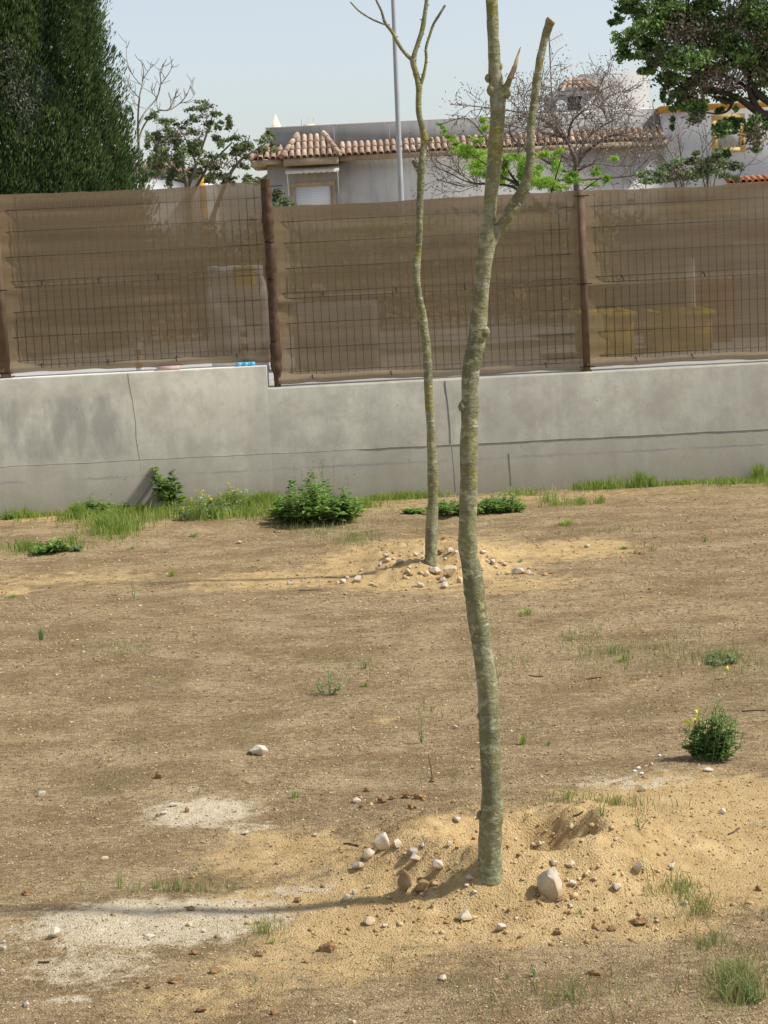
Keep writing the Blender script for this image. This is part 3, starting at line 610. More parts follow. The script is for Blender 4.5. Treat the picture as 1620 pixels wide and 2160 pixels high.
# ------------------------------------------------------------------ generic crown from clumps
def crown_tree(name, label, cat, Y, base, limbs, clumps, barkm, leafm, leaf=.05, dens=1., asp=.5, twigs=0, seed=1, dead=None, deadm=None, depth=.5, up=None, upk=0., flat=.7, group=None, rw=6, smooth=True, nl=950, fill=0):
    rng = np.random.default_rng(seed); root = thing(name, label, cat, tuple(base), group); tb = MB(); sc = Y / FOC; cs = []
    for L in limbs:
        P = []; R = []; off = rng.normal(0, depth * .25)
        for k, (x, y, w) in enumerate(L): P.append(pl(x, y, Y + off * k / len(L))); R.append(w * sc / 2)
        P, R = catmull(P, R, len(L) * 5); tb.tube(P, R, 7, True, .5, .1, L[0][0])
    fol = MB(); dm = MB()
    if fill: clumps = clumps + [(x + rng.normal(0, rx * .9), y + rng.normal(5, ry * 1.5), rx * rng.uniform(.35, .7), ry * rng.uniform(.7, 1.3)) for (x, y, rx, ry) in clumps for _ in range(fill)]
    for (x, y, rx, ry) in clumps:
        c = pl(x, y, Y + rng.normal(0, depth)); r = np.array([rx * sc, (rx + ry) * .5 * sc, ry * sc])
        n_ = int(nl * dens * (rx * ry / 400.) ** .8 * (.05 / leaf) ** 1.2)
        sub = max(3, int((rx * ry) ** .5 / 3.5)); ns = max(8, int(n_ * .62 / sub))
        for q in range(sub):
            cc = clump_pts(c, r * .95, 1, rng)[0]; rr = r * rng.uniform(.35, .75) * [1, 1, flat]
            add_leaves(fol, cc + rng.normal(0, 1, (ns, 3)) * rr * .55, leaf * rng.uniform(.8, 1.15, ns), asp, up, upk, rng.uniform(.05, .9) + rng.normal(0, .16, ns), rng, .4)
            ends = []
            if twigs: 
                d = rng.normal(0, 1, 3); d[2] = abs(d[2]); d /= np.linalg.norm(d); grow(tb, cc - d * r.mean() * .8, d, r.mean() * 1.1, .006 * Y / 24, 1, rng, ends, minr=.0022 * Y / 24)
    if dead:
        for (x, y, rx, ry) in dead:
            c = pl(x, y, Y + rng.normal(0, depth)); r = np.array([rx * sc, rx * sc, ry * sc]); add_leaves(dm, c + rng.normal(0, .62, (int(300 * rx * ry / 400.), 3)) * r, leaf * .8, .55, (0, 0, -1), .2, None, rng)
    kid(tb, 'trunk', barkm, root, smooth); kid(fol, 'crown', leafm, root)
    if dead: kid(dm, 'dried_foliage', deadm, root)
    return root
# dark green tree at the right edge
rc = [(1335, 20, 34, 24), (1372, 60, 32, 26), (1330, 70, 20, 14), (1400, 20, 40, 26), (1395, 110, 34, 24), (1352, 118, 16, 10), (1440, 60, 44, 30), (1450, 120, 40, 26), (1490, 20, 46, 30), (1510, 85, 50, 34), (1560, 40, 46, 32), (1600, 100, 44, 30), (1610, 30, 40, 30), (1500, 140, 34, 20), (1420, 160, 26, 16), (1370, 150, 18, 8), (1410, 180, 16, 12), (1450, 180, 24, 14), (1560, 120, 30, 20), (1450, 228, 18, 12), (1480, 215, 20, 14), (1465, 240, 16, 10), (1500, 190, 24, 12), (1530, 270, 22, 16), (1545, 255, 20, 10), (1580, 265, 18, 20), (1592, 305, 12, 14), (1605, 250, 14, 12), (1610, 170, 24, 18), (1590, 200, 20, 10), (1530, 210, 18, 10), (1350, -30, 60, 30), (1450, -40, 70, 34), (1560, -40, 70, 34), (1660, 60, 60, 50), (1680, 160, 50, 40), (1720, -20, 70, 50), (1425, 225, 9, 12), (1345, 95, 9, 7), (1307, 42, 10, 5), (1368, 140, 7, 10), (1350, 152, 9, 4), (1400, 200, 8, 8), (1415, 205, 10, 8)]
rb = [[(1790, 480, 52), (1750, 370, 44), (1700, 300, 34), (1650, 262, 24), (1600, 236, 17), (1565, 212, 13), (1530, 196, 10), (1480, 178, 7), (1430, 158, 5), (1390, 138, 3)], [(1700, 310, 20), (1640, 230, 17), (1600, 200, 14), (1582, 170, 11), (1565, 145, 9), (1530, 135, 7), (1480, 140, 5), (1440, 130, 3)],
      [(1620, 248, 12), (1590, 215, 11), (1580, 180, 9), (1600, 130, 7), (1595, 60, 5)], [(1552, 206, 8), (1540, 216, 7), (1520, 212, 5), (1495, 200, 3)], [(1548, 210, 7), (1536, 232, 5), (1515, 240, 4), (1480, 236, 3)], [(1630, 255, 8), (1600, 272, 6), (1580, 292, 5), (1572, 305, 3)], [(1650, 190, 12), (1610, 160, 10), (1570, 140, 8), (1520, 110, 6), (1470, 60, 4), (1440, 20, 3)], [(1600, 232, 10), (1580, 190, 8), (1530, 160, 6), (1460, 150, 4)], [(1680, 250, 14), (1640, 150, 10), (1620, 60, 7), (1590, -20, 5)], [(1560, 145, 5), (1540, 90, 4), (1500, 40, 3)]]
crown_tree('broadleaf_tree', 'dark green leafy tree with spreading black branches at the top right edge', 'tree', 20., (5.3, 20, YARD), rb, rc, M['darkbark'], M['melia'], .050, .95, .48, 1, 7, [(1450, 70, 40, 26), (1560, 80, 50, 30), (1500, 160, 40, 22), (1590, 150, 30, 20), (1450, 200, 34, 18), (1590, 285, 22, 22), (1570, 20, 40, 20), (1400, 130, 30, 20), (1470, 250, 20, 10), (1540, 180, 40, 20)], M['dead'], depth=.35, up=(0, 0, -1), upk=.25, fill=1)
crown_tree('chinaberry_tree', 'straggly grey green leafy tree beside the cypress, reaching the tiled eave', 'tree', 30., (-3.2, 30, YARD), [[(400, 560, 16), (398, 440, 12), (392, 380, 9), (380, 330, 6), (360, 290, 4)], [(395, 400, 8), (415, 345, 6), (430, 300, 5), (445, 255, 3), (450, 235, 2)], [(440, 480, 12), (478, 383, 8), (501, 345, 6), (525, 325, 4.5), (551, 310, 3.5), (565, 298, 2)], [(400, 420, 8), (440, 350, 5), (465, 325, 4), (490, 300, 3)], [(392, 385, 6), (350, 375, 4), (315, 372, 3)], [(390, 380, 5), (345, 330, 4), (325, 300, 3)], [(500, 345, 4), (497, 320, 3), (492, 300, 2)], [(415, 350, 4), (395, 300, 3), (375, 265, 2)]],
           [(425, 222, 20, 9), (452, 238, 15, 9), (405, 232, 14, 6), (475, 264, 16, 9), (440, 262, 12, 8), (490, 292, 24, 10), (455, 292, 14, 8), (528, 306, 18, 9), (566, 296, 16, 9), (575, 287, 7, 5), (383, 262, 16, 9), (345, 255, 20, 11), (330, 285, 22, 14), (367, 292, 18, 12), (406, 300, 16, 10), (420, 322, 20, 10), (380, 325, 20, 12), (335, 322, 20, 16), (455, 328, 18, 10), (330, 358, 22, 16), (370, 365, 18, 10), (402, 372, 24, 9), (460, 366, 20, 12), (440, 350, 16, 10), (497, 326, 14, 9), (515, 330, 12, 6), (525, 378, 18, 5), (545, 380, 10, 4), (316, 300, 10, 16), (490, 375, 16, 6)],
           M['palebark'], M['meliagrey'], .05, .72, .55, 1, 15, [(350, 300, 24, 16), (420, 280, 20, 10), (360, 340, 30, 18), (410, 355, 26, 14), (460, 345, 22, 14), (430, 245, 16, 8), (500, 345, 18, 10), (385, 285, 18, 10), (335, 365, 22, 12), (520, 320, 16, 8)], M['dead'], depth=.35, fill=2)
crown_tree('broadleaf_shrub', 'small grey green bush topping the fence in front of the white house', 'shrub', 24., (4.0, 24, YARD), [[(1500, 560, 9), (1495, 420, 6), (1490, 340, 3)], [(1499, 540, 7), (1430, 400, 4), (1416, 350, 2)]],
           [(1470, 321, 12, 9), (1449, 338, 20, 12), (1480, 342, 20, 14), (1505, 330, 22, 14), (1517, 322, 12, 8), (1520, 345, 18, 12), (1552, 352, 13, 10), (1390, 370, 16, 8), (1357, 368, 18, 7), (1416, 357, 20, 14), (1440, 368, 30, 12), (1486, 365, 34, 14), (1530, 370, 20, 8), (1400, 378, 26, 8), (1550, 375, 12, 6), (1370, 382, 26, 7)], M['palebark'], M['meliagrey'], .045, 1.1, .5, 1, 23, [(1440, 365, 30, 14), (1490, 350, 26, 14)], M['dead'], depth=.2)
crown_tree('broadleaf_shrub', 'little green bush peeping over the fence step by the brown post', 'shrub', 19., (-1.0, 19, YARD), [[(592, 640, 5), (592, 500, 4), (590, 415, 2)], [(592, 520, 3), (608, 425, 2)]], [(590, 412, 14, 10), (580, 425, 9, 8), (604, 425, 14, 9), (612, 430, 8, 5), (580, 405, 7, 6)], M['palebark'], M['meliagrey'], .04, .8, .5, 1, 29, depth=.08)
# lime-green feathery shrub with its arching dark boughs
crown_tree('feathery_shrub', 'bright lime green feathery shrub behind the pollarded trunks', 'shrub', 23., (1.5, 23, YARD), [[(1190, 620, 14), (1160, 470, 11), (1110, 405, 9), (1085, 385, 7), (1060, 372, 5), (1030, 350, 3), (985, 320, 2)], [(1120, 420, 7), (1075, 392, 5), (1020, 388, 4), (985, 383, 3), (950, 366, 2.5), (915, 350, 2)], [(1150, 460, 6), (1165, 400, 4), (1185, 330, 2)], [(1200, 500, 6), (1215, 420, 4), (1262, 378, 2)], [(1110, 410, 5), (1070, 355, 4), (1075, 335, 2)], [(1100, 400, 3), (1030, 300, 2.5), (985, 250, 2), (930, 262, 1.5)]],
           [(a_, b_, int(c_ * 1.15), int(d_ * 1.15)) for a_, b_, c_, d_ in [(975, 308, 22, 10), (1000, 325, 26, 14), (1005, 345, 30, 14), (1015, 365, 22, 12), (960, 300, 16, 7), (1065, 350, 14, 22), (1060, 385, 10, 18), (1085, 330, 16, 10), (930, 265, 8, 6), (935, 280, 6, 6), (1020, 255, 10, 9), (1028, 272, 12, 7), (1012, 296, 10, 8), (1140, 385, 28, 14), (1130, 365, 20, 14), (1170, 355, 12, 22), (1160, 385, 18, 12), (1205, 378, 18, 12), (1212, 368, 12, 8), (1262, 368, 10, 9), (1280, 378, 12, 8), (1296, 336, 7, 8), (1180, 318, 10, 7), (1150, 328, 18, 8), (1108, 355, 12, 14), (950, 290, 8, 6), (1105, 340, 12, 10), (1180, 395, 20, 8), (1255, 390, 18, 6), (1095, 375, 12, 14), (1260, 355, 4, 8), (990, 290, 8, 5)]],
           M['darkbark'], M['lime'], .042, 1.1, .26, 0, 31, depth=.2, up=(.4, 0, .5), upk=.35, flat=.8)
# bare trees
def bare(name, label, Y, base, limbs, bark, seed, nt, ln, sub, leafm=None, nleaf=0, lsize=.03, tr=.006, spread=.6, up=.3, mn=.0035, thin=1.):
    rng = np.random.default_rng(seed); root = thing(name, label, 'tree', tuple(base)); sc = Y / FOC; ends = []; mains = []
    tk = MB(); bb = MB()
    for q, L in enumerate(limbs):
        P, R = catmull([pl(x, y, Y + rng.normal(0, .12) * min(k, 3)) for k, (x, y, w) in enumerate(L)], [w * thin * sc / 2 for (_, _, w) in L], len(L) * 6)
        (tk if q == 0 else bb).tube(P, R, 7, True, .5, .1, q * 3); mains.append((P, R))
        n_ = int(nt * len(P) / 30.)
        for k in range(n_):
            i = rng.integers(len(P) // 5, len(P) - 1); d = P[i] - P[i - 1]; d /= np.linalg.norm(d); d = d * .8 + rng.normal(0, .6, 3) * [1, .8, 1]; d[2] += .2; d /= np.linalg.norm(d)
            grow(bb, P[i], d, ln * rng.uniform(.4, 1) * sc, tr * rng.uniform(.6, 1.1), sub, rng, ends, .5, up, 2, 4, 4, .7, spread, mn)
    kid(tk, 'trunk', bark, root, True); kid(bb, 'branches', bark, root, True)
    if leafm is not None:
        fm = MB(); E = np.array([e[0] for e in ends]); idx = rng.integers(0, len(E), nleaf); add_leaves(fm, E[idx] + rng.normal(0, .07, (nleaf, 3)), lsize, .6, (0, 0, -1), .3, None, rng); kid(fm, 'dry_leaves', leafm, root)
    return root
bare('bare_tree', 'leafless pale tree with upturned twigs against the sky beside the cypress', 38., (-4.6, 38, YARD),
     [[(303, 560, 22), (298, 420, 16), (293, 320, 13), (291, 258, 9), (294, 207, 7), (300, 176, 5), (303, 150, 4), (296, 126, 2.5)], [(292, 262, 8), (300, 245, 7), (314, 226, 6), (331, 206, 5.5), (339, 176, 5), (338, 155, 3.5), (344, 134, 2.5)], [(292, 300, 10), (300, 272, 8), (315, 249, 7), (333, 234, 6), (356, 232, 5.5), (379, 218, 5), (394, 200, 4), (402, 180, 3), (408, 163, 2)], [(294, 207, 5), (283, 195, 4), (268, 180, 3), (257, 168, 2)], [(296, 178, 4), (278, 155, 3.5), (268, 128, 3), (266, 84, 2)], [(303, 165, 4), (314, 148, 3), (324, 135, 2)], [(339, 178, 4), (354, 158, 3.5), (366, 136, 2)], [(379, 218, 4), (400, 212, 3), (413, 195, 2)], [(356, 232, 3.5), (366, 210, 3), (374, 190, 2)], [(333, 232, 3.5), (330, 212, 2)], [(295, 225, 4), (284, 218, 3), (275, 222, 2)], [(331, 206, 3), (322, 196, 2.5), (320, 180, 1.5)], [(362, 232, 3), (360, 215, 2.5), (372, 200, 1.5)]],
     M['palebark'], 4, 8, 32, 0, tr=.0075, up=.6, mn=.0045, thin=.45)
bare('bare_tree', 'tangled brown leafless tree with dry seed clusters in front of the tiled eave', 27., (2.7, 27, YARD),
     [[(1225, 640, 26), (1220, 470, 20), (1216, 390, 12), (1214, 355, 10), (1212, 330, 8), (1195, 295, 6), (1180, 275, 4.5), (1175, 250, 3)], [(1215, 370, 8), (1225, 335, 7), (1250, 310, 6), (1285, 288, 5), (1320, 285, 4), (1360, 295, 3)], [(1212, 335, 7), (1200, 300, 6), (1205, 260, 5), (1230, 235, 4), (1260, 225, 3), (1290, 200, 2.5), (1330, 190, 2)], [(1280, 255, 3), (1275, 238, 4), (1262, 220, 3), (1255, 200, 2)], [(1195, 292, 6), (1170, 285, 5), (1140, 280, 4), (1100, 270, 3), (1060, 262, 2)], [(1200, 300, 5), (1140, 250, 4), (1085, 235, 3), (1010, 225, 2.5), (950, 220, 2)], [(1215, 372, 6), (1160, 345, 5), (1090, 300, 4), (1075, 270, 4), (1095, 250, 3), (1110, 235, 2)], [(1214, 375, 6), (1150, 385, 5), (1085, 392, 4), (1020, 388, 3.5), (975, 392, 3), (920, 378, 2)], [(1218, 360, 5), (1255, 345, 4), (1300, 350, 3), (1340, 345, 2)], [(1214, 350, 5), (1240, 290, 4), (1300, 250, 3), (1340, 235, 2)], [(1000, 388, 3), (960, 360, 2.5), (920, 340, 2)], [(1195, 295, 4), (1160, 230, 3), (1130, 200, 2)], [(1220, 380, 5), (1290, 375, 4), (1340, 370, 3)], [(1214, 340, 4), (1180, 330, 3), (1130, 320, 2)]],
     M['deadbark'], 8, 15, 60, 2, M['seed'], 5200, .032, tr=.0065, spread=.7, up=.15, mn=.0035)
bare('bare_shrub', 'thin pale leafless shoots rising before the white house wall', 24.5, (3.8, 24.5, YARD),
     [[(1450, 600, 8), (1445, 440, 5), (1425, 345, 3), (1400, 300, 2)], [(1450, 480, 5), (1420, 370, 3), (1395, 325, 2), (1380, 300, 1.5)], [(1450, 470, 5), (1440, 360, 3), (1432, 300, 2), (1430, 275, 1.5)], [(1500, 500, 5), (1495, 380, 3), (1490, 310, 2), (1480, 265, 1.5)], [(1500, 470, 5), (1510, 370, 3), (1535, 325, 2), (1550, 310, 1.2)], [(1530, 460, 4), (1560, 370, 2.5), (1588, 338, 1.5)], [(1445, 460, 4), (1410, 350, 2.5), (1382, 318, 1.5)], [(1500, 460, 4), (1480, 340, 2.5), (1505, 290, 1.5)]],
     M['palebark'], 12, 14, 40, 1, tr=.004, up=.3, mn=.0028)
# ------------------------------------------------------------------ HOUSES
def tilecol(m_, p0, p1, r, n_, rng, right=None):
    """one column of barrel tiles from eave p0 up to p1, n_ courses"""
    p0 = np.array(p0, float); p1 = np.array(p1, float); d = (p1 - p0); L = np.linalg.norm(d); d /= L
    rt = np.array([1., 0, 0]) if right is None else np.array(right, float); rt = rt - d * (rt @ d); rt /= np.linalg.norm(rt); up = np.cross(rt, d); up = up if up[2] > 0 else -up
    a = np.linspace(-.1 * PI, 1.1 * PI, 9); step = L / n_
    for k in range(n_):
        A = p0 + d * (k * step - .03) + up * .012; B = p0 + d * ((k + 1) * step) ; ra = r * (1.02 + .05 * rng.random()); rb_ = r * .80; V = []
        for (c, rr) in ((A, ra), (B, rb_)): V += [c + rt * math.cos(t) * rr + up * math.sin(t) * rr for t in a]
        for (c, rr) in ((A, ra - .018), (B, rb_ - .018)): V += [c + rt * math.cos(t) * rr + up * math.sin(t) * rr for t in a]
        m = len(a); F = [(i, i + 1, m + i + 1, m + i) for i in range(m - 1)] + [(2 * m + i + 1, 2 * m + i, 3 * m + i, 3 * m + i + 1) for i in range(m - 1)] + [(i + 1, i, 2 * m + i, 2 * m + i + 1) for i in range(m - 1)]
        m_.add(V, F, float(np.clip(rng.normal(.5, .28), 0, 1)))
def eave(parent, x0, x1, Yf, zf, rise, run, pitch, mat, r=.085, n_=2, seed=1, fascia=None, fh=.2, back=None):
    rng = np.random.default_rng(seed); m_ = MB(); n0 = int(round((x1 - x0) / pitch))
    for k in range(n0):
        x = x0 + (k + .5) * (x1 - x0) / n0; tilecol(m_, (x, Yf, zf + rng.normal(0, .006)), (x, Yf + run, zf + rise), r, n_, rng)
    ro = kid(m_, 'tiled_eave', mat, parent)
    b_ = MB(); b_.add([(x0, Yf + .04, zf - .01), (x1, Yf + .04, zf - .01), (x1, Yf + run, zf + rise - .02), (x0, Yf + run, zf + rise - .02)], [(0, 1, 2, 3)], .2); kid(b_, 'tile_bed', mat, parent)
    if fascia is not None:
        b_ = MB(); b_.box((x0, Yf + .03, zf - .02 - fh), (x1, Yf + run - .004, zf - .025)); kid(b_, 'fascia', fascia, parent)
HY = 60.
g = thing('house', 'long grey rendered house with a clay tiled eave, flat parapet and shuttered window', 'house', (3, HY, 0))
hx0, hx1 = pl(560, 300, HY)[0], pl(1397, 260, HY)[0]; zt = 5.80
m_ = MB(); m_.box((hx0, HY, 0), (hx1, HY + 9, 4.72)); kid(m_, 'wall', M['greywall'], g)
m_ = MB(); m_.box((hx0 + .02, HY + .35, 4.72), (hx1 - .003, HY + .6, zt)); m_.box((hx0 + .02, HY + .6, 4.72), (hx0 + .27, HY + 9, zt - .002))
for px in (703, 820, 938): x = pl(px, 260, HY)[0]; m_.box((x - .012, HY + .338, 4.74), (x + .012, HY + .352, zt - .01))
kid(m_, 'parapet', M['parapet'], g)
m_ = MB(); m_.box((hx0, HY + .33, zt), (hx1, HY + .63, zt + .03)); kid(m_, 'parapet_cap', M['whitepaint'], g)
ex0 = pl(540, 330, HY)[0]; bx0 = pl(597, 330, HY)[0]; bx1 = pl(716, 325, HY)[0]
eave(g, ex0 + .05, bx0, HY - .42, 4.83, .40, .75, .2, M['tile'], .088, 2, 3, M['beige'], .15)
eave(g, bx1, hx1 + .05, HY - .42, 4.83, .40, .75, .2, M['tile'], .088, 2, 5, M['beige'], .15)
# hipped bay over the awning
rng = np.random.default_rng(8); m_ = MB(); Yb = HY - .72; zb = 4.82; tx0 = bx0 + .48; tx1 = bx1 - .48; Yt = HY + .32; ztop = 5.52
for k in range(9):
    x = bx0 + .1 + (bx1 - bx0 - .2) * k / 8; t = min(1, (x - bx0) / .48, (bx1 - x) / .48); t = max(.28, t)
    tilecol(m_, (x, Yb, zb), (x, Yb + (Yt - Yb) * t, zb + (ztop - zb) * t), .088, max(1, int(round(3.4 * t))), rng)
for (xa, xb) in ((bx0, tx0), (bx1, tx1)):
    tilecol(m_, (xa, Yb - .02, zb + .04), (xb, Yt, ztop + .07), .095, 4, rng)
for k in range(4):
    y = Yb + .2 + k * .22; t = 1 - (y - Yb) / (Yt - Yb)
    tilecol(m_, (bx0 - .02, y, zb + 0.0), (bx0 + .46 * (1 - t) + .04, y, zb + (ztop - zb) * (1 - t)), .08, 1, rng, (0, 1, 0)); tilecol(m_, (bx1 + .02, y, zb), (bx1 - .46 * (1 - t) - .04, y, zb + (ztop - zb) * (1 - t)), .08, 1, rng, (0, 1, 0))
kid(m_, 'hipped_bay_roof', M['tile'], g)
m_ = MB(); m_.add([(bx0 + .02, Yb + .04, zb - .02), (bx1 - .02, Yb + .04, zb - .02), (tx1, Yt, ztop - .05), (tx0, Yt, ztop - .05), (bx0 + .02, Yt, zb - .02), (bx1 - .02, Yt, zb - .02)], [(0, 1, 2, 3)], .2)
m_.add([(bx0 + .02, Yb + .04, zb - .02), (tx0, Yt, ztop - .05), (bx0 + .02, Yt, zb - .02), (bx1 - .02, Yb + .04, zb - .02), (bx1 - .02, Yt, zb - .02), (tx1, Yt, ztop - .05)], [(0, 1, 2), (3, 4, 5)], .2); kid(m_, 'tile_bed', M['tile'], g)
m_ = MB(); m_.box((bx0 + .03, Yb + .03, zb - .24), (bx1 - .03, HY - .003, zb - .03)); kid(m_, 'fascia', M['beige'], g)
# tiled return at the left corner
rng = np.random.default_rng(18); m_ = MB()
for k in range(14):
    y = HY - .3 + k * .21; tilecol(m_, (hx0 - .5, y, 4.83), (hx0 + .1, y, 5.15), .088, 2, rng, (0, 1, 0))
tilecol(m_, (hx0 - .52, HY - .44, 4.85), (hx0 + .1, HY + .33, 5.27), .095, 3, rng)
kid(m_, 'side_eave', M['tile'], g); m_ = MB(); m_.box((hx0 - .48, HY - .38, 4.62), (hx0 - .003, HY + 3, 4.80)); kid(m_, 'fascia', M['beige'], g)
# awning with scalloped edge
def awning(parent, p0, p1, z0, z1, out, Y, side=False):
    m_ = MB(); n_ = 40; t = np.linspace(0, 1, n_); X = p0 + (p1 - p0) * t; zs = z1 - .05 - .03 * np.abs(np.sin(t * PI * 9)); V = []
    for x, s_ in zip(X, zs): V += [(x, Y - .01, z0), (x, Y - out, z1), (x, Y - out - .004, s_), (x, Y - .01, z0 - .02), (x, Y - out + .014, z1 - .02)]
    F = []
    for k in range(n_ - 1):
        a = k * 5; F += [(a, a + 1, a + 6, a + 5), (a + 1, a + 2, a + 7, a + 6), (a + 3, a + 8, a + 9, a + 4)]
    m_.add(V, F, .5); o = kid(m_, 'awning', M['awning'], parent)
    for x in (p0 + .05, p1 - .05): s_ = MB(); s_.tube([(x, Y - out, z1 - .02), (x, Y - .08, z1 - .72)], .013, 6); kid(s_, 'awning_arm', M['whitepaint'], o)
awning(g, bx0 + .07, bx1 - .03, 4.56, 4.40, .62, HY)
m_ = MB(); m_.add([(hx0 - .02, HY + .5, 4.42), (hx0 - .02, HY + 2.2, 4.42), (hx0 - .5, HY + 2.2, 4.12), (hx0 - .5, HY + .5, 4.12), (hx0 - .02, HY + .5, 4.40), (hx0 - .02, HY + 2.2, 4.40), (hx0 - .5, HY + 2.2, 4.10), (hx0 - .5, HY + .5, 4.10)], [(0, 1, 2, 3), (7, 6, 5, 4), (3, 2, 6, 7), (0, 3, 7, 4)], .4); kid(m_, 'awning', M['awning'], g)
def window(parent, x0, x1, z0, z1, f, Y, fm, pm, pr=.05):
    m_ = MB(); m_.box((x0, Y - pr, z1 - f), (x1, Y - .002, z1)); m_.box((x0, Y - pr, z0), (x0 + f, Y - .002, z1 - f)); m_.box((x1 - f, Y - pr, z0), (x1, Y - .002, z1 - f)); m_.box((x0 + f, Y - pr, z0), (x1 - f, Y - .002, z0 + f * .8))
    o = kid(m_, 'window', fm, parent); m_ = MB(); m_.box((x0 + f, Y - .025, z0 + f * .8), (x1 - f, Y - .004, z1 - f)); kid(m_, 'shutter' if pm is M['shutter'] else 'pane', pm, o); return o
wx0, wx1 = pl(612, 400, HY)[0], pl(708, 400, HY)[0]; window(g, wx0, wx1, 2.9, 4.09, .15, HY, M['beige'], M['shutter'])
# pyramid finial, antenna bits on the roof
c = pl(583, 268, HY + 1.2); m_ = MB(); w = .17; zt0 = pl(583, 272, HY + 1.2)[2]; zt1 = pl(580, 240, HY + 1.2)[2]
m_.add([(c[0] - w, HY + 1, zt0 - .3), (c[0] + w, HY + 1, zt0 - .3), (c[0] + w, HY + 1.4, zt0 - .3), (c[0] - w, HY + 1.4, zt0 - .3), (c[0] - w, HY + 1, zt0), (c[0] + w, HY + 1, zt0), (c[0] + w, HY + 1.4, zt0), (c[0] - w, HY + 1.4, zt0), (c[0], HY + 1.2, zt1)], [(0, 1, 5, 4), (1, 2, 6, 5), (2, 3, 7, 6), (3, 0, 4, 7)], .5)
m_.add([(c[0] - w, HY + 1, zt0), (c[0] + w, HY + 1, zt0), (c[0] + w, HY + 1.4, zt0), (c[0] - w, HY + 1.4, zt0), (c[0], HY + 1.2, zt1)], [(0, 1, 4), (1, 2, 4), (2, 3, 4), (3, 0, 4)], .5); kid(m_, 'chimney', M['cream'], g)
m_ = MB(); c = pl(650, 262, HY + 1.0); m_.box((c[0] - .15, HY + .9, zt - .1), (c[0] + .2, HY + 1.1, zt + .10)); m_.tube([(c[0] - .2, HY + 1, zt), (c[0] - .2, HY + 1, zt + .27)], .015, 5); m_.tube([(c[0] + .19, HY + 1, zt), (c[0] + .19, HY + 1, zt + .3)], .015, 5); m_.tube([(c[0], HY + 1, zt), (c[0] + .02, HY + 1, zt + .27)], .01, 5)
tag(m_.build('planter', M['cream']), 'small box with upright rods on the flat roof behind the grey parapet', 'planter')
# white house on the right
WY = 59.86; g2 = thing('house', 'white rendered house at the right with an ochre cornice and ochre framed window', 'house', (12, WY, 0)); wx = hx1 + .004; zc = pl(1500, 219, WY)[2]
m_ = MB(); m_.box((wx, WY, 0), (wx + 14, WY + 9, zc - .18)); kid(m_, 'wall', M['whitewall'], g2)
m_ = MB(); m_.box((wx - .08, WY - .09, zc - .18), (wx + 14, WY + 9, zc)); kid(m_, 'cornice', M['yellowtrim'], g2)
x0, x1 = pl(1501, 280, WY)[0], pl(1571, 280, WY)[0]; z1, z0 = pl(1536, 241, WY)[2], pl(1536, 321, WY)[2]; window(g2, x0, x1, z0, z1, .165, WY, M['palewindow'], M['curtain'])
m_ = MB(); p = pl(1438, 200, WY + .8); m_.tube([(p[0], WY + .8, zc - .1), (p[0], WY + .8, zc + .6)], .055, 10); m_.lathe([(.001, .12), (.09, .08), (.09, .05), (.056, .05)], 10, (p[0], WY + .8, zc + .56)); kid(m_, 'roof_vent', M['whitepaint'], g2)
m_ = MB()
for dz in (.25, .45): m_.tube([(p[0] + .1, WY + 1.2, zc + dz), (p[0] + 6, WY + 1.2, zc + dz)], .014, 5)
for k in range(6): m_.tube([(p[0] + .3 + k, WY + 1.2, zc - .05), (p[0] + .3 + k, WY + 1.2, zc + .46)], .014, 5)
kid(m_, 'roof_railing', M['whitepaint'], g2)
for dx, h in ((-.95, .25), (-.6, .2), (-.45, .12), (-.35, .3)): m_ = MB(); m_.tube([(p[0] + dx, WY + .6, zc - .02), (p[0] + dx + .02, WY + .6, zc + h)], .012, 5); kid(m_, 'metal_rod', M['wire'], g2)
lx0 = pl(1535, 380, 58.6)[0]; lz = pl(1580, 384, 58.6)[2]
g4 = thing('house', 'low annexe at the right edge showing only orange tiles over an ochre band', 'house', (12, 58.6, 0)); eave(g4, lx0, lx0 + 5, 58.6, lz, .16, .6, .19, M['tilered'], .085, 1, 9, M['yellowtrim'], .12)
m_ = MB(); m_.box((lx0 + .03, 58.7, 0), (lx0 + 5, 59.84, lz - .16)); kid(m_, 'wall', M['whitewall'], g4)
# tower house behind
TY = 66.; g3 = thing('house', 'weathered white block with a small tiled turret behind the grey house', 'house', (9, TY, 0))
ax0, ax1 = pl(1225, 200, TY + 1)[0], pl(1369, 200, TY + 1)[0]; az = pl(1300, 153, TY + 1)[2]; m_ = MB(); m_.box((ax0, TY + 1, 0), (ax1, TY + 6, az)); kid(m_, 'wall', M['oldwhite'], g3)
tx0, tx1 = pl(1163, 210, TY)[0], pl(1254, 210, TY)[0]; tz = pl(1215, 190, TY)[2]; m_ = MB(); m_.box((tx0, TY, 0), (tx1, TY + 2.5, tz)); kid(m_, 'turret_wall', M['oldwhite'], g3)
rng = np.random.default_rng(31); m_ = MB(); sx0 = pl(1181, 195, TY)[0]; sx1 = tx1 + .1; zt2 = pl(1220, 163, TY)[2]
for k in range(6):
    x = sx0 + .08 + (sx1 - sx0 - .16) * k / 5; xc = (sx0 + sx1) / 2; tilecol(m_, (x, TY - .15, tz), (x * .5 + xc * .5 , TY + .9, zt2), .095, 3, rng)
for k in range(4): tilecol(m_, (sx1, TY - .05 + k * .25, tz), ((sx0 + sx1) / 2 + .3, TY + .75 + k * .06, zt2 - .02), .095, 2, rng, (0, 1, 0)); tilecol(m_, (sx0, TY - .05 + k * .25, tz), ((sx0 + sx1) / 2 - .3, TY + .75 + k * .06, zt2 - .02), .095, 2, rng, (0, 1, 0))
kid(m_, 'turret_roof', M['tile'], g3)
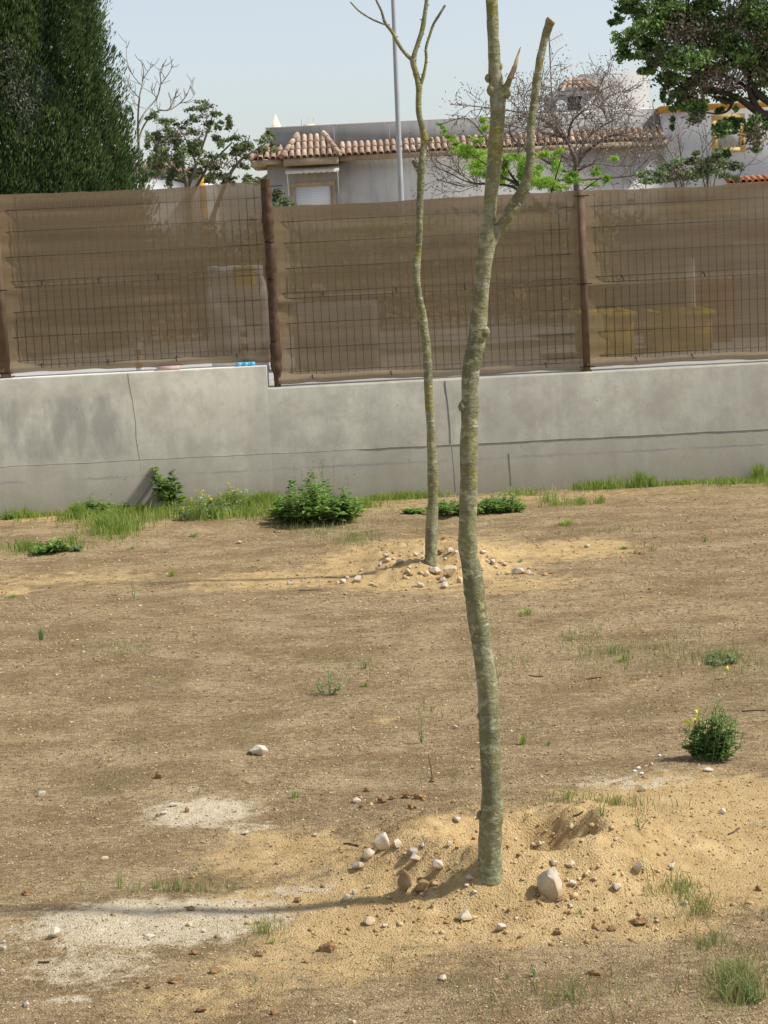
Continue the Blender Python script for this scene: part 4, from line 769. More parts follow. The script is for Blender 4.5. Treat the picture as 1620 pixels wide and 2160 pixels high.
m_ = MB(); m_.box((tx0 - .05, TY - .08, tz - .14), (tx1 + .05, TY - .002, tz - .02)); kid(m_, 'fascia', M['oldwhite'], g3)
x0, x1 = pl(1192, 215, TY)[0], pl(1230, 215, TY)[0]; window(g3, x0, x1, pl(1211, 236, TY)[2], pl(1211, 199, TY)[2], .07, TY, M['oldwhite'], M['darkglass'])
m_ = MB(); c = pl(1183, 223, TY - 1.5); m_.lathe([(.001, -.02), (.1, 0.), (.17, .05), (.165, .055), (.1, .01), (.001, -.01)], 16, (0, 0, 0)); 
Vd = m_.V[0]; Rr = np.array(Matrix.Rotation(math.radians(80), 3, 'X')); m_.V[0] = Vd @ Rr.T + c; m_.tube([c + [0, .05, 0], c + [0, .1, -.5]], .02, 6); tag(m_.build('satellite_dish', M['whitepaint'], None, True), 'small white satellite dish on the roof below the turret', 'dish')
a0 = pl(1163, 180, TY - .4); a1 = pl(1158, 70, TY - .4); an = thing('antenna', 'two-tier television antenna on a thin mast above the tiled turret', 'antenna', tuple(a0))
m_ = MB(); m_.tube([a0 - [0, 0, 1.], a1], .02, 6); kid(m_, 'mast', M['wire'], an)
for (y, dx, dz, n_) in ((86, .42, .18, 4), (158, .75, .28, 5)):
    c = pl(1160, y, TY - .45); m_ = MB(); m_.tube([c - [.02, 0, .02], c + [dx, -.3, dz]], .016, 5)
    for k in range(n_):
        q = c + np.array([dx, -.3, dz]) * (k + .5) / n_; m_.tube([q + [-.07, .05, .16], q + [.07, -.05, -.2]], .010, 5)
    kid(m_, 'aerial', M['aluminium'], an)
# far house behind the chinaberry
g5 = thing('house', 'distant low house with a red tiled gable seen through the straggly tree', 'house', (-9, 80, 0)); zr5 = pl(345, 338, 80)[2]; ze = pl(430, 368, 80)[2]; x0 = pl(300, 360, 80)[0]; xm = pl(345, 340, 80)[0]; x1 = pl(436, 366, 80)[0]
m_ = MB(); m_.box((x0 - 6, 80, 0), (x1 - .2, 88, ze - .1)); kid(m_, 'wall', M['whitewall'], g5)
m_ = MB(); m_.add([(xm - 8, 79.8, ze - .2), (xm, 79.8, zr5), (x1, 79.8, ze), (x1, 79.8, ze - .22), (xm, 79.8, zr5 - .24), (xm - 8, 79.8, ze - .4), (xm - 8, 88, ze - .2), (xm, 88, zr5), (x1, 88, ze)], [(0, 5, 4, 1), (1, 4, 3, 2), (0, 1, 7, 6), (1, 2, 8, 7)], .4); kid(m_, 'roof', M['tile'], g5)
m_ = MB(); m_.add([(xm - 8, 79.95, ze - .2), (x1, 79.95, ze - .05), (xm, 79.95, zr5 - .05)], [(0, 1, 2)], .3); kid(m_, 'gable_wall', M['whitewall'], g5)
xp = pl(425, 380, 79.6)[0]; m_ = MB(); m_.box((xp - .12, 79.6, 0), (xp + .12, 79.85, ze - .1)); kid(m_, 'pillar', M['yellowtrim'], g5)
# street lamp
LY = 40.; b0 = pl(846, 430, LY); t0 = pl(829, 0, LY); d = (t0 - b0) / (t0[2] - b0[2]); lp = thing('street_lamp', 'slender grey galvanised lamp post rising between the tree trunks', 'street lamp', (b0[0], LY, YARD))
bz = np.array([b0[0] - d[0] * (b0[2] - YARD), LY, YARD]); tp = bz + d * 7.6; bz = np.array([(bz[0] + tp[0]) / 2 * .25 + bz[0] * .75, LY, YARD])
m_ = MB(); m_.tube(np.array([bz + (tp - bz) * t for t in np.linspace(0, 1, 10)]), np.linspace(.068, .036, 10), 14); m_.box((bz[0] - .16, LY - .16, YARD), (bz[0] + .16, LY + .16, YARD + .02)); kid(m_, 'pole', M['galv'], lp, True)
m_ = MB(); m_.tube([tp, tp + [.1, 0, .25], tp + [.5, 0, .42], tp + [1.1, 0, .5]], .026, 8); kid(m_, 'arm', M['galv'], lp, True)
m_ = MB(); m_.box((tp[0] + 1.0, LY - .11, tp[2] + .44), (tp[0] + 1.55, LY + .11, tp[2] + .54)); m_.box((tp[0] + 1.05, LY - .09, tp[2] + .41), (tp[0] + 1.5, LY + .09, tp[2] + .439)); kid(m_, 'lamp_head', M['galv'], lp)
# ------------------------------------------------------------------ THINGS IN THE YARD BEHIND THE CLOTH
def skip_bin(px0, px1, pyt, Y, label):
    x0 = pl(px0, 720, Y)[0]; x1 = pl(px1, 720, Y)[0]; zt_ = pl((px0 + px1) / 2, pyt, Y)[2]; r = thing('skip_container', label, 'skip', ((x0 + x1) / 2, Y, YARD), 'yellow skips behind the cloth')
    m_ = MB(); z0 = YARD + .03; e = .04; D_ = .9
    for (a, b_) in (((x0, Y, z0), (x1, Y + e, zt_)), ((x0, Y + D_, z0), (x1, Y + D_ + e, zt_)), ((x0, Y + e, z0), (x0 + e, Y + D_, zt_)), ((x1 - e, Y + e, z0), (x1, Y + D_, zt_)), ((x0 + e, Y + e, z0), (x1 - e, Y + D_, z0 + e))): m_.box(a, b_)
    kid(m_, 'body', M['yellowskip'], r); m_ = MB()
    m_.box((x0 - .03, Y - .03, zt_), (x1 + .03, Y + .05, zt_ + .05)); m_.box((x0 - .03, Y + D_ - .02, zt_), (x1 + .03, Y + D_ + .07, zt_ + .05)); m_.box((x0 - .03, Y + .05, zt_), (x0 + .05, Y + D_ - .02, zt_ + .05)); m_.box((x1 - .05, Y + .05, zt_), (x1 + .03, Y + D_ - .02, zt_ + .05)); kid(m_, 'rim', M['yellowskip'], r)
skip_bin(1236, 1338, 672, 17.6, 'yellow skip behind the cloth just right of the middle post'); skip_bin(1388, 1503, 668, 17.8, 'yellow skip behind the cloth, farther right toward the photo edge')
def slab(name, label, cat, px0, px1, py0, py1, Y, mat, th=.3, group=None, lump=0, gap=0):
    a = pl(px0, (py0 + py1) / 2, Y); b_ = pl(px1, (py0 + py1) / 2, Y); zt_ = pl((px0 + px1) / 2, py0, Y)[2]; z0 = YARD + .012
    if py1 is not None and gap: z0 = pl((px0 + px1) / 2, py1, Y)[2]
    m_ = MB(); n_ = 12; X, Z = np.meshgrid(np.linspace(a[0], b_[0], n_), np.linspace(z0, zt_, n_)); bul = lump * (vnoise(X * 5 + px0, Z * 5) + .5 * vnoise(X * 13, Z * 13 + px0)); V = []
    F_ = np.stack([X + bul * .5 * (Z - z0), Y + bul, Z + bul * .3 * (Z > z0 + .02)], 2).reshape(-1, 3); B_ = F_ + [0, th, 0]; i, j = np.meshgrid(np.arange(n_ - 1), np.arange(n_ - 1)); i = i.ravel(); j = j.ravel()
    q = np.stack([j * n_ + i, j * n_ + i + 1, (j + 1) * n_ + i + 1, (j + 1) * n_ + i], 1); m_.add(np.vstack([F_, B_]), q, .5); m_.F.append(q[:, ::-1] + len(F_)); 
    rim = [(k, k + 1) for k in range(n_ - 1)] + [((k) * n_ + n_ - 1, (k + 1) * n_ + n_ - 1) for k in range(n_ - 1)] + [((n_ - 1) * n_ + k + 1, (n_ - 1) * n_ + k) for k in range(n_ - 1)] + [((k + 1) * n_, k * n_) for k in range(n_ - 1)]
    m_.F.append(np.array([(a_, a_ + len(F_), b2 + len(F_), b2) for a_, b2 in rim])); return tag(m_.build(name, mat), label, cat, group)
slab('rubble_sack', 'pale sunlit sack pile seen through the cloth left of the rolled post', 'sack', 440, 560, 560, 770, 18.2, M['tarp'], .5, None, .12)
slab('wooden_crate', 'ochre square crate front behind the cloth beside the pale sacks', 'crate', 492, 535, 562, 602, 17.9, M['yellowskip'], .2, None, .0, 1)
slab('brick_stack', 'reddish stack of bricks dimly seen through the right cloth panel', 'bricks', 1462, 1545, 585, 770, 19.0, M['brick'], .5)
slab('site_panel', 'pale grey panel behind the cloth at the right photo edge', 'panel', 1543, 1720, 505, 770, 19.6, M['oldwhite'], .3)
slab('storage_cabin', 'big pale cabin side faintly seen through the right cloth panel', 'cabin', 1340, 1900, 455, 770, 21.0, M['parapet'], 1.2)
slab('board_stack', 'grey boards dimly seen through the middle cloth panel near the rolled post', 'boards', 620, 800, 640, 770, 17.8, M['greywall'], .5, None, .02)
for (x, t_) in ((1455, 545),):
    p = pl(x, t_, 18.6); m_ = MB(); m_.tube([(p[0], 18.6, YARD + .01), (p[0], 18.6, p[2])], .045, 12); m_.lathe([(.13, 0), (.13, .03), (.05, .05)], 14, (p[0], 18.6, YARD + .012)); tag(m_.build('white_pipe', M['whitepaint'], None, False), 'upright white pipe behind the right cloth panel', 'pipe')
def rock_pts(): pass
for (x, lab) in ((290, 'red and white marker stake behind the left cloth, left one'), (515, 'red and white marker stake behind the left cloth by the rolled post')):
    p = pl(x, 715, 16.5); r = thing('marker_stake', lab, 'stake', (p[0], 16.5, YARD), 'marker stakes behind the cloth'); m_ = MB(); m_.box((p[0] - .03, 16.5, YARD + .012), (p[0] + .03, 16.53, p[2])); kid(m_, 'board', M['whitepaint'], r); 
    for k in range(3): m_ = MB(); m_.box((p[0] - .031, 16.497, YARD + .20 + k * .11), (p[0] + .031, 16.4995, YARD + .25 + k * .11)); kid(m_, 'red_band', M['tilered'], r)
# leafy hedge standing in the yard (tints the cloth green-brown)
rng = np.random.default_rng(77); m_ = MB(); tk = MB()
for k in range(230):
    c = np.array([rng.uniform(-4.8, 4.9), rng.uniform(25, 26.), rng.uniform(1.1, 2.3)]); add_leaves(m_, clump_pts(c, (.35, .3, .3), 130, rng), .09, .55, None, 0, None, rng)
for k in range(18): x = -4.6 + k * .52; tk.tube([(x, 25.5, YARD), (x + .1, 25.5, 1.9)], [.03, .01], 5)
hd = thing('hedge', 'dark green hedge row dimly seen behind the shade cloth', 'hedge', (0, 25.5, YARD)); kid(m_, 'foliage', M['melia'], hd); kid(tk, 'stems', M['darkbark'], hd)
# ------------------------------------------------------------------ ROCKS AND CLODS
def icosphere(sub):
    import bmesh
    bm = bmesh.new(); bmesh.ops.create_icosphere(bm, subdivisions=sub, radius=1); V = np.array([v.co[:] for v in bm.verts]); F = np.array([[v.index for v in f.verts] for f in bm.faces]); bm.free(); return V, F
ICO = {k: icosphere(k) for k in (1, 2, 3, 4)}
def rock_geo(w, h, seed, sub=3, lumpy=0., cuts=9, dep=None):
    rng = np.random.default_rng(seed); V, F = ICO[sub]; V = V.copy()
    for k in range(cuts):
        n_ = rng.normal(0, 1, 3); n_ /= np.linalg.norm(n_); d = rng.uniform(.42, .80); s_ = V @ n_; V = V - np.outer(np.maximum(s_ - d, 0), n_)
    if lumpy: V = V * (1 + lumpy * (vnoise(V[:, 0] * 3.1 + seed, V[:, 1] * 3.1 + V[:, 2] * 2) + .6 * vnoise(V[:, 2] * 6 + seed, V[:, 0] * 6 + V[:, 1] * 3)))[:, None]
    V = V * (1 + .05 * vnoise(V[:, 0] * 7 + seed, V[:, 2] * 7 + V[:, 1] * 5))[:, None]
    mx = np.abs(V).max(0); V = V / mx * [w / 2, (dep or (w + h) * .5) / 2, h / 2]
    a = rng.uniform(-.4, .4); R_ = np.array([[math.cos(a), -math.sin(a), 0], [math.sin(a), math.cos(a), 0], [0, 0, 1]]); return V @ R_.T, F
ORD = ['leftmost', 'second from the left', 'third from the left', 'fourth from the left', 'fifth from the left', 'sixth from the left', 'seventh from the left', 'eighth from the left', 'ninth from the left', 'tenth from the left']
def ordlabel(items):
    """items (x, base label) -> labels that single each one out by its order from the left"""
    out = [None] * len(items); by = {}
    for k, (x, b_) in enumerate(items): by.setdefault(b_, []).append((x, k))
    for b_, L in by.items():
        L.sort()
        for q, (x, k) in enumerate(L): out[k] = b_ if len(L) == 1 else b_ + ', ' + ('rightmost one' if q == len(L) - 1 else ORD[min(q, 9)])
    return out
def put_rock(x, y, w, h, kind, label, name=None, group=None, seed=0, tilt=0):
    """x,y = centre of its foot in the photo"""
    p = pg(x, y); sc = p[1] / FOC; sub = 4 if w > 24 else 3 if w > 11 else 2; lump = {'clod': .5, 'brownstone': .15}.get(kind, .06)
    V, F = rock_geo(w * sc, h * sc * 1.12, seed, sub, lump, 14 if kind == 'limestone' else 8)
    if tilt: a = tilt; V = V @ np.array([[math.cos(a), 0, math.sin(a)], [0, 1, 0], [-math.sin(a), 0, math.cos(a)]]).T
    p2 = np.array([p[0], p[1] + .25 * w * sc, 0]); z = float(gz(p2[0], p2[1])); c = np.array([p2[0], p2[1], z + h * sc * .30])
    m_ = MB(); m_.add(V, F, .5); nm = name or ('earth_clod' if kind == 'clod' else 'rock'); o = m_.build(nm, M[kind], None, w > 11 and kind != 'limestone'); o.location = c
    return tag(o, label, 'clod' if kind == 'clod' else 'rock', group)
RK = [
 (545, 1594, 46, 32, 'limestone', 'large solitary white rock on bare soil, left of centre'),
 (87, 1681, 22, 18, 'limestone', 'small round white rock near the left photo edge, above the lime patch'),
 (332, 1643, 18, 22, 'clod', 'upright reddish brown clod between the two solitary white rocks'),
 (913, 1650, 17, 15, 'clod', 'dark brown clod with a dry stem, just left of the near trunk'),
 (960, 1537, 12, 9, 'limestone', 'tiny white pebble alone left of the near trunk at mid height'),
 (115, 1980, 34, 28, 'limestone', 'pointed white rock on the chalky patch at lower left'),
 (692, 2008, 44, 26, 'clod', 'big rough brown clod below the left foot of the near mound'),
 (517, 1761, 19, 10, 'limestone', 'flat white stone right of the upper chalk patch'),
 (664, 1765, 13, 8, 'limestone', 'little white stone left of the near mound, level with its top'),
 (806, 1790, 40, 38, 'limestone', 'largest pale rock topping the left rim of the near mound'),
 (838, 1790, 22, 18, 'limestone', 'white rock just right of the largest one on the left rim'),
 (780, 1812, 30, 30, 'limestone', 'white rock second down the left rim of the near mound'),
 (757, 1836, 30, 17, 'limestone', 'flat white rock lowest in the left rim row of the near mound'),
 (873, 1806, 32, 17, 'greystone', 'smooth grey stone on the crest left of the near trunk'),
 (875, 1823, 26, 18, 'limestone', 'white stone directly under the smooth grey stone'),
 (926, 1838, 27, 21, 'limestone', 'chunky white stone in the trunk shadow left of the near trunk'),
 (891, 1790, 14, 11, 'limestone', 'small white pebble behind the grey stone on the near mound'),
 (948, 1786, 14, 14, 'limestone', 'round pebble on the back slope left of the near trunk'),
 (965, 1736, 18, 12, 'limestone', 'white stone behind the near mound, left of the trunk'),
 (993, 1858, 22, 10, 'limestone', 'flat white stone touching the left foot of the near trunk'),
 (731, 1899, 20, 14, 'limestone', 'white pebble at the left foot of the near mound, the lower of two'),
 (748, 1887, 13, 13, 'limestone', 'white pebble at the left foot of the near mound, the upper of two'),
 (855, 1886, 32, 54, 'brownstone', 'upright brown split rock half buried in the front of the near mound'),
 (889, 1884, 34, 34, 'brownstone', 'leaning brown rock resting against the upright split one'),
 (1165, 1893, 56, 76, 'limestone', 'biggest rock, tall white and tan, standing on the right front of the near mound'),
 (982, 1944, 40, 28, 'limestone', 'broad white rock below the near trunk on the mound front'),
 (1056, 1966, 28, 19, 'limestone', 'white rock at the foot of the mound right of the broad one'),
 (1003, 1888, 16, 11, 'limestone', 'small grey white pebble on the slope below the near trunk'),
 (1348, 1846, 27, 28, 'limestone', 'rounded pinkish white rock on the right rim of the near mound'),
 (1417, 1835, 18, 16, 'limestone', 'small round rock farthest right on the near mound rim'),
 (1302, 1881, 22, 17, 'limestone', 'white rock on the right outer slope between the biggest and the rounded rock'),
 (1206, 1752, 13, 14, 'limestone', 'pointed white chip on the back rim of the planting pit'),
 (1139, 1786, 13, 12, 'limestone', 'white pebble lying inside the planting pit'),
 (1169, 1829, 16, 12, 'limestone', 'white chip just above the biggest rock'),
 (1200, 1832, 28, 14, 'tanstone', 'flat brown tan stone above and right of the biggest rock'),
 (1209, 1869, 16, 12, 'limestone', 'white chip immediately right of the biggest rock'),
 (1180, 1903, 26, 12, 'clod', 'dark clod in the shade under the biggest rock'),
 (1527, 1718, 17, 19, 'limestone', 'white rock on sand toward the right edge, behind the mound'),
 (1355, 1670, 21, 14, 'limestone', 'rounded pale stone near the white paper scraps'),
 (1446, 1910, 18, 13, 'limestone', 'pale stone at the far right foot of the near mound'),
 (1494, 1628, 25, 10, 'limestone', 'flat white stone just below the round green bush'),
 (935, 2068, 20, 17, 'limestone', 'single white rock in the dark litter below the mound'),
 (1254, 2058, 36, 15, 'clod', 'long tan clod in the litter at lower right'),
 (779, 1951, 26, 22, 'tanstone', 'knobbly tan stone at the lower left of the near mound'),
 (1348, 1955, 48, 17, 'clod', 'long sandy clod at the lower right of the near mound'),
 (1290, 1965, 24, 13, 'clod', 'small clod left of the long sandy one at the mound foot'),
 (1178, 1972, 26, 16, 'clod', 'lumpy clod at the mound foot below the biggest rock'),
 (812, 1957, 14, 9, 'limestone', 'flat white chip at the lower left mound foot'),
 (752, 1694, 20, 14, 'limestone', 'white stone among the brown clods left of the near trunk'),
 (806, 1694, 21, 14, 'clod', 'round brown clod right of the white stone in the clod group'),
 (774, 1670, 20, 12, 'clod', 'upper brown clod of the group left of the near trunk'),
 (826, 1688, 16, 12, 'clod', 'small reddish clod left of the big broken clod'),
 (858, 1684, 30, 17, 'clod', 'left half of the big broken dark clod near the trunk'),
 (886, 1686, 28, 18, 'clod', 'right half of the big broken dark clod near the trunk'),
 (868, 1706, 22, 13, 'clod', 'clod just below the big broken dark clod'),
 (764, 1704, 14, 10, 'clod', 'small clod below the white stone in the clod group'),
 (1104, 1858, 12, 8, 'tanstone', 'small tan stone right of the near trunk foot'),
 (755, 1228, 21, 16, 'limestone', 'round pale rock at the left foot of the far mound'),
 (725, 1231, 16, 14, 'limestone', 'pale rock second from the left at the far mound foot'),
 (712, 1233, 9, 9, 'tanstone', 'tiny tan stone leftmost at the far mound foot'),
 (919, 1214, 26, 17, 'limestone', 'pale oval rock below the far trunk'),
 (950, 1216, 30, 23, 'tanstone', 'large yellowish rock right of the far trunk foot'),
 (938, 1241, 22, 18, 'limestone', 'white boulder lowest in front of the far mound'),
 (934, 1228, 14, 12, 'limestone', 'white rock perched behind the lowest white boulder'),
 (887, 1239, 18, 14, 'limestone', 'white rock at the front foot of the far mound, left of the lowest boulder'),
 (900, 1217, 12, 15, 'tanstone', 'small upright tan rock left of the pale oval one'),
 (1094, 1212, 28, 16, 'limestone', 'largest pale rock at the right foot of the far mound'),
 (1114, 1211, 14, 11, 'limestone', 'pale rock touching the right side of the largest right-foot rock'),
 (1072, 1213, 12, 11, 'tanstone', 'tan pebble left of the largest right-foot rock'),
 (930, 1170, 17, 12, 'clod', 'brown clod right of the far trunk on the mound back'),
 (950, 1167, 15, 12, 'limestone', 'pale rock between the two trunks on the far mound back'),
 (936, 1138, 14, 7, 'clod', 'dark clod on flat soil behind the far mound'),
 (503, 1147, 13, 9, 'limestone', 'white pebble alone on flat soil left of the far mound'),
 (585, 1124, 20, 5, 'clod', 'thin dark flat lump on the soil in front of the leafy bush'),
 (1238, 1155, 14, 8, 'limestone', 'white pebble on the sand right of the far mound'),
 (1342, 1168, 13, 9, 'clod', 'left one of two dark clods far right of the far mound'),
 (1354, 1170, 16, 7, 'clod', 'right one of two dark clods far right of the far mound'),
 (611, 1233, 12, 9, 'limestone', 'pale pebble by the thin shadow left of the far mound'),
 (728, 1255, 11, 7, 'limestone', 'white pebble below the left foot of the far mound'),
 (454, 2054, 28, 16, 'clod', 'round brown clod at lower left centre'),
 (368, 2075, 34, 13, 'clod', 'long low brown clod left of the round one'),
 (314, 2086, 17, 14, 'clod', 'small orange brown clod at the end of the low clod row'),
 (423, 2136, 26, 18, 'clod', 'brown clod near the bottom edge, left of centre'),
 (580, 2140, 24, 12, 'clod', 'flat clod at the bottom edge left of centre'),
 (545, 2019, 30, 12, 'clod', 'flat reddish clod between the chalky patch and the big rough clod'),
 (410, 2014, 20, 14, 'clod', 'reddish clod at the lower right of the chalky patch'),
 (401, 1922, 22, 11, 'clod', 'tan clod on top of the chalky patch'),
 (627, 1904, 20, 11, 'clod', 'small brown clod below the trunk shadow'),
 (57, 1889, 27, 13, 'clod', 'yellowish brown clod at the left, below the small round white rock'),
 (220, 1814, 18, 10, 'tanstone', 'flat tan stone above the long trunk shadow at left'),
 (90, 1794, 12, 9, 'clod', 'little brown clod left of the flat tan stone'),
 (400, 1954, 15, 12, 'tanstone', 'round beige stone in the middle of the chalky patch'),
 (316, 1980, 30, 12, 'limestone', 'flat white stone in the lower chalky patch'),
 (430, 1967, 13, 9, 'limestone', 'white chip right of the flat stone in the chalky patch'),
 (7, 2005, 16, 11, 'limestone', 'white stone at the left photo edge, the lower of two'),
 (6, 1991, 14, 9, 'limestone', 'white stone at the left photo edge, the upper of two'),
 (56, 2125, 15, 14, 'limestone', 'round white stone in the bottom left corner'),
 (5, 2052, 13, 12, 'limestone', 'white stone cut by the left edge above the corner one'),
 (364, 1703, 22, 11, 'limestone', 'white stone at the top of the upper chalk patch'),
 (345, 1719, 15, 9, 'limestone', 'white stone left of the upper chalk patch'),
 (334, 1724, 14, 8, 'clod', 'rusty clod beside the left stone of the upper chalk patch'),
 (394, 1714, 13, 12, 'clod', 'rusty clod in the upper chalk patch'),
 (1602, 1880, 18, 14, 'clod', 'clod at the right photo edge beside the mound sand'),
 (745, 2160, 18, 10, 'limestone', 'white chip at the very bottom edge'),
]
for k, (x, y, w, h, kind, lab) in enumerate(RK): put_rock(x, y, w, h, kind, lab, None, None, 100 + k * 7, .35 if 'leaning' in lab else 0)
G1 = [(816, 1187, 20, 13), (815, 1174, 14, 8), (844, 1191, 17, 9), (861, 1209, 15, 12), (876, 1173, 12, 8), (889, 1180, 13, 9), (887, 1212, 12, 9), (783, 1235, 14, 7), (732, 1221, 12, 8), (762, 1206, 9, 6), (865, 1199, 10, 6), (880, 1198, 8, 6), (971, 1230, 15, 15), (961, 1168, 10, 8), (1019, 1169, 17, 10), (1033, 1178, 17, 10), (1040, 1190, 14, 12), (1046, 1200, 14, 9), (1057, 1189, 12, 11), (1067, 1194, 12, 8), (1028, 1186, 10, 7), (908, 1203, 9, 7), (845, 1175, 9, 6), (802, 1195, 10, 7), (905, 1228, 8, 6), (860, 1222, 8, 5), (1052, 1210, 8, 6), (1018, 1200, 9, 6), (830, 1182, 8, 6), (940, 1181, 9, 6)]
def zone_far(x, y): return ('back' if y < 1190 else 'front') + (' left' if x < 870 else ' right' if x > 1000 else ' middle')
labs = ordlabel([(x, ('pale' if k % 3 else 'tan') + ' stone on the ' + zone_far(x, y) + ' of the far mound') for k, (x, y, w, h) in enumerate(G1)])
for k, (x, y, w, h) in enumerate(G1): put_rock(x, y, w, h, 'limestone' if k % 3 else 'tanstone', labs[k], None, 'small stones in the far mound', 900 + k)
rng = np.random.default_rng(55); T = []
for k in range(60):
    x, y = rng.normal(1080, 190), rng.normal(1850, 60)
    if not (760 < x < 1440 and 1740 < y < 1985) or (990 < x < 1080 and y < 1900): continue
    kd = ['limestone', 'tanstone', 'tanstone'][k % 3]; zn = 'on the near mound ' + ('behind the pit' if y < 1800 else 'beside trunk' if y < 1860 else 'front slope' if y < 1920 else 'foot') + (', left half' if x < 1036 else ', right half')
    T.append((x, y, rng.uniform(6, 12), kd, ('tiny white' if kd == 'limestone' else 'tiny tan') + ' pebble ' + zn))
for k, (t_, lb) in enumerate(zip(T, ordlabel([(t_[0], t_[4]) for t_ in T]))): put_rock(t_[0], t_[1], t_[2], t_[2] * .75, t_[3], lb, None, 'pebbles strewn on the near mound', 1200 + k)
T = []
for k in range(46):
    x = rng.uniform(0, 1620); y = rng.uniform(1280, 2150); w = rng.uniform(4.5, 9) * (.6 + .4 * (y - 1200) / 900); kd = ['limestone', 'clod', 'limestone', 'clod', 'tanstone'][k % 5]
    if 960 < x < 1080 and y < 1880: continue
    zn = ('midfield soil' if y < 1500 else 'soil above the mound' if y < 1780 else 'soil beside the mound' if y < 1980 else 'foreground soil') + (' at the left' if x < 500 else ' at the right' if x > 1100 else ' in the centre')
    T.append((x, y, w, kd, {'limestone': 'tiny white pebble', 'clod': 'tiny brown earth crumb', 'tanstone': 'tiny tan pebble'}[kd] + ' on ' + zn))
for k, (t_, lb) in enumerate(zip(T, ordlabel([(t_[0], t_[4]) for t_ in T]))): put_rock(t_[0], t_[1], t_[2], t_[2] * .7, t_[3], lb, None, 'crumbs and pebbles scattered on the soil', 1500 + k)
# ------------------------------------------------------------------ GRIT, CRUMBS, LITTER (uncountable)
def sample_ground(n_, y0, y1, rng, ys=None):
    X = rng.uniform(-40, 1660, n_); Yp = y0 + (y1 - y0) * rng.random(n_); d = _fw[None] + RTV[None] * ((X - CX) / FOC)[:, None] - UPV[None] * ((Yp - CY) / FOC)[:, None]
    P = EYEV + d * ((0 - EYE) / d[:, 2])[:, None]; P = P[(P[:, 1] < WALL_Y - .02) & (P[:, 1] > 4.3)]; P[:, 2] = gz(P[:, 0], P[:, 1]); return P
SANDP = [(1090, 1850, 430, 130, 1.), (1450, 1760, 300, 110, 1.), (900, 1190, 250, 58, 1.0), (640, 1880, 240, 60, .7), (780, 1950, 260, 60, .8)]
LIMEP = [(300, 1945, 250, 48, .8), (430, 1715, 120, 32, .8)]
def chips(name, mat, n_, y0, y1, lo, hi, seed, keep, label, flat=.5, tints=None):
    rng = np.random.default_rng(seed); P = sample_ground(n_, y0, y1, rng); P = P[rng.random(len(P)) < keep(P)]; n2 = len(P)
    B = np.array([(1, 0, 0), (0, 1, 0), (-1, 0, 0), (0, -1, 0), (0, 0, 1.), (0, 0, -1)]); Fb = np.array([(0, 1, 4), (1, 2, 4), (2, 3, 4), (3, 0, 4), (1, 0, 5), (2, 1, 5), (3, 2, 5), (0, 3, 5)])
    s_ = lo + (hi - lo) * rng.random(n2) ** 3; s_ = s_ * np.clip(P[:, 1] / 7, .8, 1.7)
    Vv = B[None] * (1 + .45 * rng.uniform(-1, 1, (n2, 6, 3))) + rng.uniform(-.25, .25, (n2, 6, 3)); sx = s_[:, None] * np.stack([rng.uniform(.6, 1.6, n2), rng.uniform(.6, 1.2, n2), np.full(n2, flat)], 1)
    Vv = Vv * sx[:, None, :]; a = rng.uniform(0, PI, n2); c, s2 = np.cos(a)[:, None], np.sin(a)[:, None]; Vx = Vv[:, :, 0] * c - Vv[:, :, 1] * s2; Vy = Vv[:, :, 0] * s2 + Vv[:, :, 1] * c
    Vv = np.stack([Vx, Vy, Vv[:, :, 2]], 2) + P[:, None, :] + np.array([0, 0, 1]) * (s_ * flat * .25)[:, None, None]
    F = (Fb[None] + (np.arange(n2) * 6)[:, None, None]).reshape(-1, 3); t = rng.random(n2) if tints is None else tints(rng, n2); m_ = MB(); m_.add(Vv.reshape(-1, 3), F, np.repeat(t, 6)); o = m_.build(name, mat, kind='stuff'); o['label'] = label; o['category'] = 'gravel'; return o
chips('gravel', M['straw'], 60000, 1050, 2200, .0018, .0066, 61, lambda P: np.clip(.95 - soil_at(P, SANDP) * 1.1 - soil_at(P, LIMEP) * .6, .02, 1), 'fine straw coloured grit and wood chips littering the brown soil')
chips('soil_crumbs', M['sandgrain'], 42000, 1130, 2060, .0018, .0075, 62, lambda P: np.clip(soil_at(P, SANDP) * .9, 0, 1) * (P[:, 1] > 4), 'sandy crumbs covering both planting mounds and the sand round them', .7)
chips('small_clods', M['sandgrain'], 9000, 1120, 2020, .004, .017, 66, lambda P: np.clip(soil_at(P, [(1090, 1920, 330, 60, .9), (1090, 1850, 380, 110, .35), (900, 1205, 210, 40, .5), (1350, 1940, 160, 30, .6), (740, 1930, 80, 40, .6)]), 0, 1), 'sandy clods and lumps heaped on the slopes of both planting mounds', .75)
chips('brown_lumps', M['clod'], 2600, 1120, 2040, .004, .016, 67, lambda P: np.clip(soil_at(P, [(1100, 1965, 340, 30, .8), (700, 1960, 120, 50, .6), (1420, 1930, 120, 40, .6), (830, 1700, 120, 40, .9), (1180, 1775, 110, 30, .6), (300, 1930, 260, 90, .25), (500, 2030, 300, 50, .5)]), 0, 1), 'brown lumps of damp earth round the foot of the near mound', .7)
chips('dark_litter', M['clod'], 9000, 1060, 2200, .002, .006, 63, lambda P: np.clip(.8 - soil_at(P, SANDP), .05, 1), 'dark brown crumbs and litter scattered over the lot', .6)
chips('chalk_bits', M['limestone'], 2400, 1100, 2200, .0018, .0062, 64, lambda P: np.clip(.12 + soil_at(P, LIMEP) * 1.2, 0, 1), 'white chalky specks dotted over the lot', .7)
